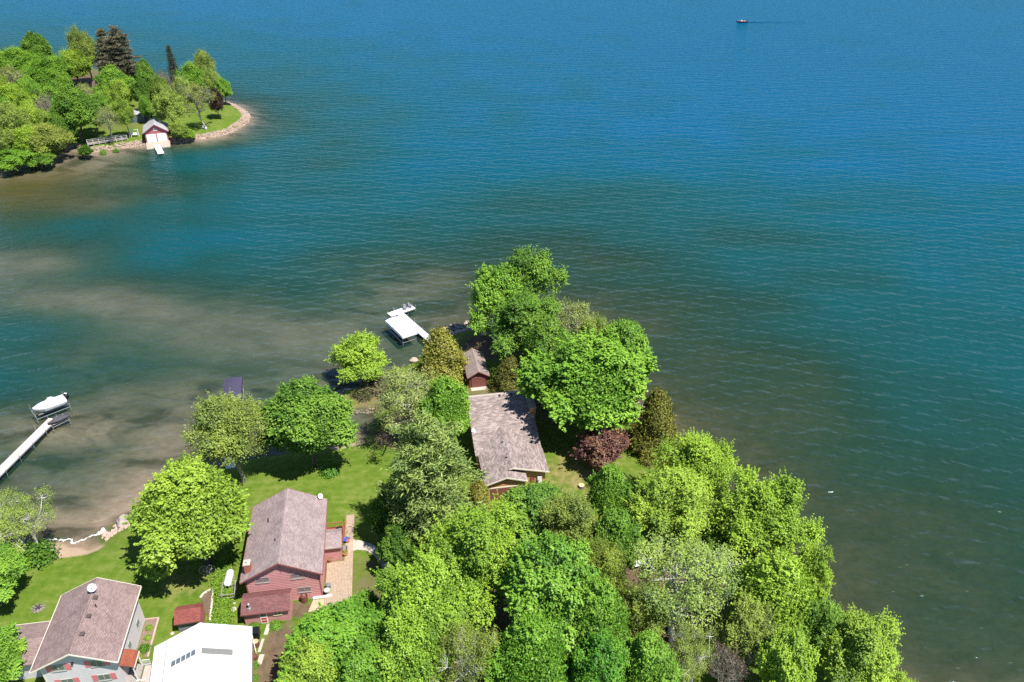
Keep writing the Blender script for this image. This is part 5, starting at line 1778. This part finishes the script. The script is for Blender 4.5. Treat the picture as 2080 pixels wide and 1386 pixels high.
def bare_tree(seed, H=9.0, R=3.5, depth=5, leaves=500, leaf=.2, bark=None, r0=.16, trunks=1):
    """A tree barely in leaf: branching limbs with a thin scatter of buds."""
    rng = np.random.RandomState(seed)
    segs, tips = [], []

    def grow(p, d, L, r, k):
        e = p + d * L
        segs.append((p, e, r, r * .66))
        if k == 0:
            tips.append(e)
            return
        for _ in range(3 if k < depth else 4):
            nd = unit(d + rng.normal(size=3) * .5 + np.array([0, 0, .14]))
            grow(p + (e - p) * rng.uniform(.55, 1), nd, L * rng.uniform(.62, .84), r * .55, k - 1)
    for q in range(trunks):
        a = q * 2.6
        grow(np.array([math.cos(a) * .3 * (trunks > 1), math.sin(a) * .3 * (trunks > 1), -.6]), unit(np.array([math.cos(a) * .28 * (trunks > 1), math.sin(a) * .28 * (trunks > 1), 1.])), H * .33, r0, depth)
    tips = np.array(tips)
    sc = R / max(1e-6, np.percentile(np.linalg.norm(tips[:, :2], axis=1), 92))
    zs = H / tips[:, 2].max()
    S = np.array([sc, sc, zs])
    segs = [(s[0] * S, s[1] * S, s[2], s[3]) for s in segs]
    tips = tips * S
    P = tips[rng.randint(len(tips), size=leaves)] + rng.normal(size=(leaves, 3)) * .22
    N = unit(rng.normal(size=(leaves, 3)) + np.array([0, 0, .6]))
    crown = leaf_mesh('crown', P, N, leaf, rng.uniform(.2, .8, leaves), rng)
    return branch_mesh('trunk', segs, bark or BARK_PALE, 4), crown, R, H, H * .68


def shrub(seed, R=1.2, H=1.5, n=60, nlf=26, leaf=.17):
    rng = np.random.RandomState(seed)
    d = unit(rng.normal(size=(n, 3)))
    d[:, 2] = np.abs(d[:, 2])
    c = d * (rng.uniform(.55, 1, n))[:, None] * np.array([R, R, H * .8]) + np.array([0, 0, .1])
    P = np.repeat(c, nlf, 0) + rng.normal(size=(n * nlf, 3)) * .2
    N = unit(np.repeat(d, nlf, 0) + np.array([0, 0, .4]) + rng.normal(size=(n * nlf, 3)) * .5)
    crown = leaf_mesh('foliage', P, N, leaf, np.repeat(rng.uniform(.2, .8, n), nlf), rng)
    segs = []
    for k in range(10):
        segs += [((0, 0, -.3), tuple(c[k]), .03, .01)]
    return branch_mesh('stem', segs, BARK), crown, R, H, H * .5


PROTO = {}
def proto(k, fn, *a, **kw):
    PROTO[k] = fn(*a, **kw)

for q in range(2):
    proto(f'maple{q}', broadleaf, 11 + q, nl=34, ncl=52, nlf=46, rc=.42, leaf=.225, up=1.15, lr=.27, taper=.38, hz=4.7, shoots=.5)
proto('maple2', broadleaf, 13, nl=34, ncl=52, nlf=46, rc=.42, leaf=.225, up=1.15, lr=.27, taper=.62, hz=5.2, shoots=.5)
for q in range(3):
    proto(f'ash{q}', broadleaf, 31 + q, nl=30, lr=.30, ncl=66, nlf=32, rc=.5, leaf=.19, up=1.05, hole=.18, shoots=.6, taper=.3, hz=4.6, sl_=1.2)
for q in range(2):
    proto(f'elm{q}', broadleaf, 51 + q, nl=30, lr=.27, ncl=56, nlf=28, rc=.58, leaf=.17, hole=.25, twigs=8, hz=4.7, shoots=.6, sl_=1.3, bark=BARK_PALE, inner=.15)
for q in range(2):
    proto(f'birch{q}', broadleaf, 71 + q, nl=26, lr=.28, ncl=40, nlf=22, rc=.6, leaf=.15, hole=.36, twigs=14, bark=BARK_WHITE, trunks=3, inner=.04, rt=.46, up=.6, hz=4.8)
for q in range(2):
    proto(f'open{q}', broadleaf, 91 + q, nl=20, lr=.27, ncl=60, nlf=34, rc=.5, leaf=.22, hole=.1, twigs=8, inner=.04, hz=5.0, up=.5, shoots=.6, sl_=1.3, bark=BARK_PALE)
proto('sparse0', broadleaf, 101, nl=24, lr=.30, ncl=34, nlf=20, rc=.6, leaf=.18, hole=.45, twigs=14, bark=BARK_PALE, inner=.06, rt=.28)
proto('pine0', conifer, 5, R=4.8, tuft=44, nl=.46, asp=.2, per=8, pw=.55, n_t=15, whorls=14, jit=3.0, rise=.5, droop=.0)
proto('pine1', conifer, 6, H=15, R=3.6, whorls=15, tuft=34, nl=.5, asp=.2)
proto('spruce0', conifer, 7, H=15, R=2.6, zb=.8, whorls=22, per=9, n_t=9, droop=-.25, rise=.1, nl=.36)
for q in range(2):
    proto(f'cedar{q}', cedar, 121 + q)
proto('copper0', broadleaf, 131, R=3.0, H=5.5, zc=3.2, hz=2.3, nl=22, lr=.30, ncl=34, nlf=24, rc=.42, leaf=.2, hole=.1, rt=.14, twigs=4, up=.3)
proto('bare0', bare_tree, 141)
proto('bare1', bare_tree, 142, trunks=3, leaves=900)
for q in range(3):
    proto(f'shrub{q}', shrub, 151 + q)

# leaf colours (base reflectance)
LIME = (.235, .36, .036)
BRIGHT = (.155, .30, .032)
GREEN = (.12, .235, .03)
DEEP = (.065, .15, .014)
YELLOW = (.235, .345, .04)
OLIVE = (.205, .265, .05)
PALE = (.23, .31, .055)
GREYG = (.225, .27, .08)
PINEC = (.215, .29, .075)
CEDARC = (.235, .225, .04)
COPPER = (.16, .07, .055)
PURPLE = (.035, .012, .018)
DARKC = (.15, .135, .085)
TAUPE = (.130, .110, .060)
tree_rng = random.Random(8)
SEEN = {}


def plant(label, sp, px, py, w, H, col, group=None, zf=None, name=None, rz=None, sub=None, cat='tree', lean=None):
    """One tree: its crown centre stands at (px, py), crown w pixels wide, H metres tall."""
    tr, cr, R0, H0, zc0 = PROTO[sp]
    z_c = zc0 / H0 * H
    H, w = H * 1.07, w * 1.02
    for _ in range(1):
        P_ = at(px, py, G + z_c)
        gz_ = ground_z(P_[0], P_[1])
    mpp = float((P_ - _C) @ _F) / FPX
    s = w / 2 * mpp / R0 * 1.03
    root = empty(name or {'p': 'pine_tree', 's': 'tree', 'c': 'cedar_tree', 'b': 'birch_tree'}.get('', 'tree'), (P_[0], P_[1], max(gz_, -.4)), tree_rng.uniform(0, 6.28) if rz is None else rz, label, cat, group)
    root.scale = (s, s, H / H0)
    if lean: root.rotation_euler = (lean[0], lean[1], root.rotation_euler[2])
    o = link('trunk' if sp[:5] != 'shrub' else 'stem', tr, None, root)
    c_ = link('crown' if sp[:5] != 'shrub' else 'foliage', cr, None, root)
    c_.color = (*col, 1)
    return root


NG = 'trees on the near point'
FG = 'trees on the far peninsula'
T_ = [
 # left side of the near shore
 ('slender white-trunked birch clump by the sand beach at the left edge', 'birch0', 40, 1060, 118, 9.5, PALE, 'birch_tree'),
 ('bright green maple cut by the left edge beside the lawn', 'maple0', -22, 1172, 135, 7.5, BRIGHT, 'maple_tree'),
 ('bright green maple at the lower left corner beside the grey house', 'maple1', -28, 1352, 150, 7.0, BRIGHT, 'maple_tree'),
 ('big yellow-tipped maple on the lawn left of the red house', 'maple2', 392, 1045, 240, 14.0, YELLOW, 'maple_tree'),
 ('airy pale elm screening a white dock left of the red house', 'elm0', 470, 885, 165, 13.5, OLIVE, 'elm_tree'),
 ('dense round green maple behind the red house', 'maple0', 620, 858, 180, 13.0, GREEN, 'maple_tree'),
 ('open lime-green tree leaning over the water by the white boat canopy', 'open0', 727, 712, 118, 8.5, LIME, 'tree'),
 ('olive-brown cedar beside the narrow boathouse', 'cedar0', 897, 728, 96, 8.8, CEDARC, 'cedar_tree'),
 ('grey-green half-bare elm left of the tan house', 'sparse0', 828, 818, 158, 12.5, GREYG, 'elm_tree'),
 ('bright green maple against the left wall of the tan house', 'maple1', 905, 838, 108, 11.5, BRIGHT, 'maple_tree'),
 ('large white pine between the red house and the tan house', 'pine0', 872, 1002, 214, 18.0, PINEC, 'pine_tree'),
 ('brownish juniper at the front corner of the tan house garage', 'cedar1', 972, 1022, 62, 6.0, CEDARC, 'juniper_tree'),
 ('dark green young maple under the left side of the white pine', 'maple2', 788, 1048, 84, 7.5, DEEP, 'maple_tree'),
 ('dark green tree added for the shade above the curved concrete path', 'maple0', 815, 1112, 84, 7.0, DEEP, 'maple_tree'),  # added tree, its dark leaves fill in the shade beside the path
 # tip of the point
 ('tallest cottonwood at the tip of the point, ragged top', 'open1', 1076, 582, 122, 15.0, GREEN, 'cottonwood_tree'),
 ('spreading cottonwood leaning left over the rocky tip', 'open0', 1010, 612, 130, 13.0, BRIGHT, 'cottonwood_tree'),
 ('thick green ash below the cottonwoods on the tip', 'ash0', 1066, 664, 144, 12.5, GREEN, 'ash_tree'),
 ('half-bare grey-green tree on the right shore behind the big maple', 'sparse0', 1168, 655, 110, 11.0, GREYG, 'tree'),
 ('small grey-green birch at the water right of the half-bare tree', 'elm1', 1212, 676, 84, 9.5, PALE, 'tree'),
 ('upright bright maple on the right shore of the point', 'maple0', 1268, 708, 118, 12.5, BRIGHT, 'maple_tree'),
 ('huge bright green maple overhanging the tan house roof from the right', 'maple1', 1196, 782, 250, 15.0, BRIGHT, 'maple_tree'),
 ('green maple between the tip and the huge maple', 'maple2', 1110, 715, 110, 12.5, GREEN, 'maple_tree'),
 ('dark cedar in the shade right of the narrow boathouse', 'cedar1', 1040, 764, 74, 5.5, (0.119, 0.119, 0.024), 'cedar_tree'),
 ('copper-leaved ornamental tree on the lawn right of the tan house', 'copper0', 1222, 910, 104, 6.0, COPPER, 'copper_beech_tree'),
 ('tall olive cedar at the water right of the copper tree', 'cedar0', 1332, 860, 90, 9.5, (0.147, 0.147, 0.026), 'cedar_tree'),
 ('leafless grey brush on the right shore by the olive cedar', 'bare0', 1296, 838, 52, 4.0, TAUPE, 'bare_shrub'),
 # right shore going down
 ('pale green ash on the right shore below the olive cedar', 'ash1', 1420, 958, 140, 11.0, LIME, 'ash_tree'),
 ('yellow-green locust between the copper tree and the right shore', 'ash2', 1366, 1035, 170, 11.0, YELLOW, 'locust_tree'),
 ('fine-leaved pale ash bulging over the water on the right shore', 'ash0', 1545, 1058, 182, 12.5, LIME, 'ash_tree'),
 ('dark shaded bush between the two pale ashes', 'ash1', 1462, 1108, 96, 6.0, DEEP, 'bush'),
 ('yellow-green tree at the water above the brown shallows', 'open1', 1648, 1160, 92, 9.0, LIME, 'tree'),
 ('large airy birch with white branching trunks, right half of the wood', 'birch1', 1385, 1190, 232, 14.0, (.215, .30, .065), 'birch_tree'),
 ('small silvery birch left of the large airy birch', 'elm1', 1305, 1258, 116, 9.0, OLIVE, 'birch_tree'),
 ('yellow-green maple right of the large airy birch', 'maple2', 1570, 1225, 190, 13.0, LIME, 'maple_tree'),
 ('olive-green ash below the yellow-green maple', 'ash2', 1520, 1290, 120, 10.5, OLIVE, 'ash_tree'),
 ('yellow willow over the water at the lower right', 'ash0', 1735, 1330, 168, 11.0, YELLOW, 'willow_tree'),
 ('last small yellow bush at the lower right waterline', 'ash1', 1822, 1392, 66, 5.5, YELLOW, 'bush'),
 ('leafless purplish tree at the bottom edge of the wood', 'bare1', 1490, 1355, 112, 9.0, (0.140, 0.084, 0.066), 'bare_tree'),
 ('thin pale birch left of the leafless purplish tree', 'birch0', 1400, 1345, 104, 10.0, OLIVE, 'birch_tree'),
 ('yellow-green maple right of the leafless purplish tree', 'maple0', 1595, 1362, 124, 11.0, LIME, 'maple_tree'),
 ('shadowed green ash between the yellow-green maple and the willow', 'ash2', 1662, 1290, 112, 10.0, GREEN, 'ash_tree'),
 ('bright maple at the bottom edge left of the thin birch', 'maple1', 1318, 1372, 124, 11.0, BRIGHT, 'maple_tree'),
 # wood in the middle
 ('dark green maple just in front of the tan house garage', 'maple0', 1090, 1052, 150, 9.0, GREEN, 'maple_tree'),
 ('olive oak in new leaf right of the dark garage maple', 'elm0', 1160, 1075, 132, 11.5, OLIVE, 'oak_tree'),
 ('narrow bright maple in front of the lawn right of the tan house', 'maple2', 1236, 1015, 94, 11.0, BRIGHT, 'maple_tree'),
 ('narrow maple just in front of the one by the right-hand lawn', 'maple1', 1250, 1112, 98, 11.5, (0.125, 0.255, 0.028), 'maple_tree'),
 ('tall yellow-green linden below the white pine', 'ash0', 965, 1145, 208, 15.0, (0.20, 0.32, 0.03), 'linden_tree'),
 ('broad yellow-green linden at the left of the wood', 'ash1', 872, 1232, 196, 13.5, (0.19, 0.32, 0.03), 'linden_tree'),
 ('broad bright green maple in the centre of the wood', 'maple0', 1118, 1212, 222, 15.0, (0.130, 0.270, 0.028), 'maple_tree'),
 ('olive tree wedged between the central maple and the narrow maples', 'elm1', 1212, 1180, 130, 12.0, (0.182, 0.238, 0.030), 'oak_tree'),
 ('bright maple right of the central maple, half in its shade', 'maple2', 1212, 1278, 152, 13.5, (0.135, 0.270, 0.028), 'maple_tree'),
 ('wide green maple at the left end of the wood beside the brick terrace', 'maple1', 690, 1315, 226, 9.5, (0.119, 0.259, 0.024), 'maple_tree'),
 ('small green maple reaching over the brick terrace', 'maple2', 748, 1252, 84, 7.5, (0.126, 0.266, 0.024), 'maple_tree'),
 ('yellow-green tree at the bottom edge in front of the wide maple', 'ash2', 640, 1372, 130, 9.0, YELLOW, 'tree'),
 ('green linden at the bottom between the two lindens and the edge', 'ash2', 845, 1330, 170, 12.5, (0.18, 0.31, 0.03), 'linden_tree'),
 ('pale half-leafed poplar with white limbs at the bottom edge', 'birch1', 950, 1352, 140, 13.0, (0.168, 0.217, 0.036), 'poplar_tree'),
 ('green maple at the bottom edge below the central maple', 'maple2', 1080, 1352, 178, 13.0, (0.119, 0.259, 0.024), 'maple_tree'),
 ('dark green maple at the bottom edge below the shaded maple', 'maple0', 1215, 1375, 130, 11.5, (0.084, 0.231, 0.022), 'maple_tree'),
 ('rounded green maple at the bottom edge left of the poplar', 'maple1', 745, 1385, 140, 10.0, (0.119, 0.252, 0.024), 'maple_tree'),
]
for lab, sp, px, py, w, H, col, nm in T_:
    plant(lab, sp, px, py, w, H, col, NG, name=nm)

F_ = [
 ('lime tree at the left edge of the far peninsula skyline', 'ash0', 2, 130, 46, 11, LIME),
 ('broad green tree on the far skyline near the left edge', 'ash1', 40, 132, 84, 12, BRIGHT),
 ('taller round tree rising from the far skyline', 'maple0', 76, 108, 62, 15, GREEN),
 ('far tree with a pale wispy top above the rust-coloured house', 'elm0', 170, 108, 66, 19, OLIVE),
 ('yellowish tree just left of the rust-coloured house', 'ash2', 152, 138, 72, 13, YELLOW),
 ('dark pine on the far skyline, the taller of two', 'pine0', 248, 128, 76, 20, DARKC),
 ('dark pine on the far skyline, the slimmer of two', 'pine1', 220, 122, 54, 18, DARKC),
 ('wide green tree in the middle of the far wood', 'ash0', 90, 155, 84, 12, BRIGHT),
 ('half-bare tree at the far left under the skyline trees', 'sparse0', 18, 168, 74, 13, GREYG),
 ('bright maple left of the rust-coloured house', 'maple1', 108, 178, 62, 12, BRIGHT),
 ('green tree below the wide one in the far wood', 'ash1', 60, 190, 58, 11, BRIGHT),
 ('leafless grey tree among the green on the far peninsula', 'bare1', 90, 218, 62, 13, TAUPE),
 ('big dark green maple on the far shore left of the footbridge', 'maple2', 150, 222, 98, 15, GREEN),
 ('pale tree at the left edge of the far shore, upper', 'ash2', 28, 208, 66, 12, LIME),
 ('broad pale tree at the left edge of the far shore, middle', 'elm1', 24, 255, 86, 13, PALE),
 ('rounded pale willow at the mouth of the far inlet', 'ash1', 94, 276, 80, 10, (0.238, 0.280, 0.054)),
 ('green bush at the waterline of the far left shore', 'ash0', 30, 312, 84, 6, BRIGHT),
 ('low green bush beside the willow at the far inlet', 'maple0', 74, 310, 60, 5, GREEN),
 ('small dark bush on the islet at the far inlet', 'maple1', 170, 296, 30, 3.6, DEEP),
 ('thin tan tree by the footbridge on the far shore', 'sparse0', 218, 243, 54, 11, GREYG),
 ('bright green maple right of the rust-coloured house', 'maple2', 232, 175, 72, 13, BRIGHT),
 ('yellow tree in the middle of the far peninsula', 'ash2', 243, 196, 52, 11, YELLOW),
 ('tall yellow-green tree with a bare trunk beside the far boathouse', 'elm0', 250, 234, 50, 11.5, YELLOW),
 ('narrow green tree under the dark pines', 'maple0', 297, 160, 38, 13, GREEN),
 ('bright green maple above the far boathouse', 'maple1', 297, 190, 50, 13, GREEN),
 ('small round tree right behind the far boathouse', 'maple2', 296, 220, 32, 8, BRIGHT),
 ('lime tree behind the pale willow at the far inlet', 'ash2', 55, 282, 70, 10, LIME),
 ('dark tree behind the willow on the far left shore', 'maple2', 118, 258, 56, 10, GREEN),
 ('pale tree leaving the frame on the far left shore', 'elm0', -12, 285, 70, 12, PALE),
 ('green tree leaving the frame on the far left, higher up', 'ash1', -15, 225, 74, 12, BRIGHT),
 ('yellow-green tree leaving the frame below the far skyline', 'ash2', -18, 180, 70, 12, YELLOW),
 ('dense green tree right of the leafless grey one', 'maple0', 118, 205, 60, 12, BRIGHT),
 ('small bright tree left of the leafless grey one', 'ash0', 58, 222, 50, 10, LIME),
 ('rounded tree just below the far skyline at centre left', 'ash2', 120, 148, 60, 12, BRIGHT),
 ('leafless pale tree near the narrow spruce', 'bare1', 338, 168, 52, 14, TAUPE),
 ('very narrow dark spruce on the far skyline', 'spruce0', 353, 146, 26, 15, (0.06, 0.065, 0.045)),
 ('light green tree right of the far boathouse', 'ash0', 345, 218, 66, 13, PALE),
 ('green tree on the outer shore of the far peninsula', 'ash1', 393, 164, 52, 12, BRIGHT),
 ('feathery pale tree at the outer end of the far skyline', 'elm1', 413, 143, 52, 15, OLIVE),
 ('small feathery tree near the purple one', 'elm0', 434, 170, 34, 11, PALE),
 ('thin-leaved tall tree on the far lawn with twin trunks', 'sparse0', 402, 206, 62, 14.5, (0.196, 0.224, 0.054)),
 ('round bright green tree at the outer tip of the far peninsula', 'maple0', 454, 182, 36, 8, BRIGHT),
 ('dark purple plum tree on the lawn of the far tip', 'copper0', 440, 210, 32, 8.5, PURPLE),
 ('light green sapling behind the far rock rim', 'ash2', 362, 256, 36, 6, PALE),
 ('bright bush on the far lawn beside the sapling', 'maple1', 381, 264, 28, 3.6, LIME),
 ('grey-leaved tree filling the gap left of the rust-coloured house', 'sparse0', 175, 195, 44, 10, GREYG),
 ('green tree in the dark hollow of the far wood', 'ash0', 120, 245, 56, 11, BRIGHT),
 ('yellow-green tree below the half-bare tree at far left', 'ash1', 62, 250, 62, 12, YELLOW),
 ('small green tree between the yellow tree and the far garage', 'ash2', 205, 215, 40, 9, BRIGHT),
 ('pale tree between the spruce and the lawn tree', 'sparse0', 372, 185, 44, 12, PALE),
 ('green tree behind the light green one, far right side', 'ash0', 325, 195, 46, 12, (0.154, 0.238, 0.030)),
]
for lab, sp, px, py, w, H, col in F_:
    nm = 'pine_tree' if sp[:4] == 'pine' else 'spruce_tree' if sp[:3] == 'spr' else 'bare_tree' if sp[:4] == 'bare' else 'tree'
    plant(lab, sp, px, py, w, H, col, FG, name=nm)

# shrubs
S_ = [
 ('dark leafy bush at the foot of the birch clump by the beach', 'shrub0', 66, 1118, 74, 2.6, DEEP),
 ('pale dry shrub on the grassy spit', 'shrub1', 770, 775, 62, 1.6, TAUPE),
 ('yellowish shrub on the spit beside the dry one', 'shrub2', 800, 755, 50, 1.9, OLIVE),
 ('dark reedy bush at the waterside of the spit', 'shrub0', 735, 792, 40, 1.0, (0.070, 0.070, 0.030)),
 ('round clipped bush beside the grey house wall', 'shrub1', 294, 1315, 22, .9, (0.084, 0.210, 0.017)),
 ('light green perennial by the corner of the grey house', 'shrub2', 303, 1275, 15, .5, (0.196, 0.308, 0.036)),
 ('light green perennial between the clipped bush and the corner', 'shrub0', 299, 1295, 15, .5, (0.196, 0.308, 0.036)),
 ('yellow hosta beside the terracotta porch roof', 'shrub1', 282, 1334, 16, .4, (0.280, 0.336, 0.036)),
 ('green clump left of the garden shed door', 'shrub2', 516, 1273, 24, .5, (0.112, 0.224, 0.024)),
 ('green clump right of the garden shed door', 'shrub0', 560, 1268, 28, .5, (0.112, 0.224, 0.024)),
 ('leafy plant at the foot of the barn, upper', 'shrub1', 517, 1352, 16, .5, (0.112, 0.224, 0.024)),
 ('leafy plant at the foot of the barn, lower', 'shrub2', 516, 1376, 16, .5, (0.112, 0.224, 0.024)),
 ('low shrub under the round maple behind the red house', 'shrub0', 672, 952, 40, 1.2, (0.070, 0.182, 0.018)),
 ('low shrub at the water behind the yellow-tipped maple', 'shrub1', 318, 1028, 36, 1.4, GREEN),
 ('brush at the waterline right of the lagoon', 'shrub2', 765, 850, 40, 1.6, GREYG),
 ('green bush at the waterline of the far rock shore', 'shrub0', 206, 297, 14, 1.6, GREEN),
 ('second green bush further along the far rock shore', 'shrub1', 232, 294, 12, 1.4, GREEN),
 ('pale bush on the right shore below the olive cedar', 'shrub2', 1372, 920, 36, 1.6, TAUPE),
]
for lab, sp, px, py, w, H, col in S_:
    plant(lab, sp, px, py, w, H, col, 'low shrubs', name='shrub', cat='shrub')

# hedge of ground cover beside the propane tank: many small leaves, nobody could count them
rng = np.random.RandomState(77)
P_, N_, T2 = [], [], []
pathpts = [(478, 1135, 1.0), (462, 1150, .8), (447, 1175, 1.0), (452, 1205, .9), (455, 1240, 1.0), (450, 1262, 1.0), (450, 1285, 1.0)]
for (ax_, ay_, wa), (bx_, by_, wb) in zip(pathpts, pathpts[1:]):
    a0, b0 = at(ax_, ay_, G), at(bx_, by_, G)
    n_ = 2600
    f = rng.uniform(0, 1, n_)
    c_ = a0 + (b0 - a0) * f[:, None]
    o_ = rng.normal(size=(n_, 3)) * np.array([.45, .45, .16])
    o_[:, 2] = np.abs(o_[:, 2]) + .12 + .25 * vnoise(c_[:, 0] * 3, c_[:, 1] * 3, 2.0)
    P_.append(c_ + o_)
    N_.append(unit(rng.normal(size=(n_, 3)) * .7 + np.array([0, 0, .9])))
    T2.append(rng.uniform(.2, .8, n_))
gc = link('ground_cover', leaf_mesh('ground_cover', np.vstack(P_), np.vstack(N_), .16, np.concatenate(T2), rng), None)
gc.color = (.15, .26, .025, 1)
tag(gc, 'strip of leafy green ground cover beside the white propane tank', 'ground cover', kind='stuff')
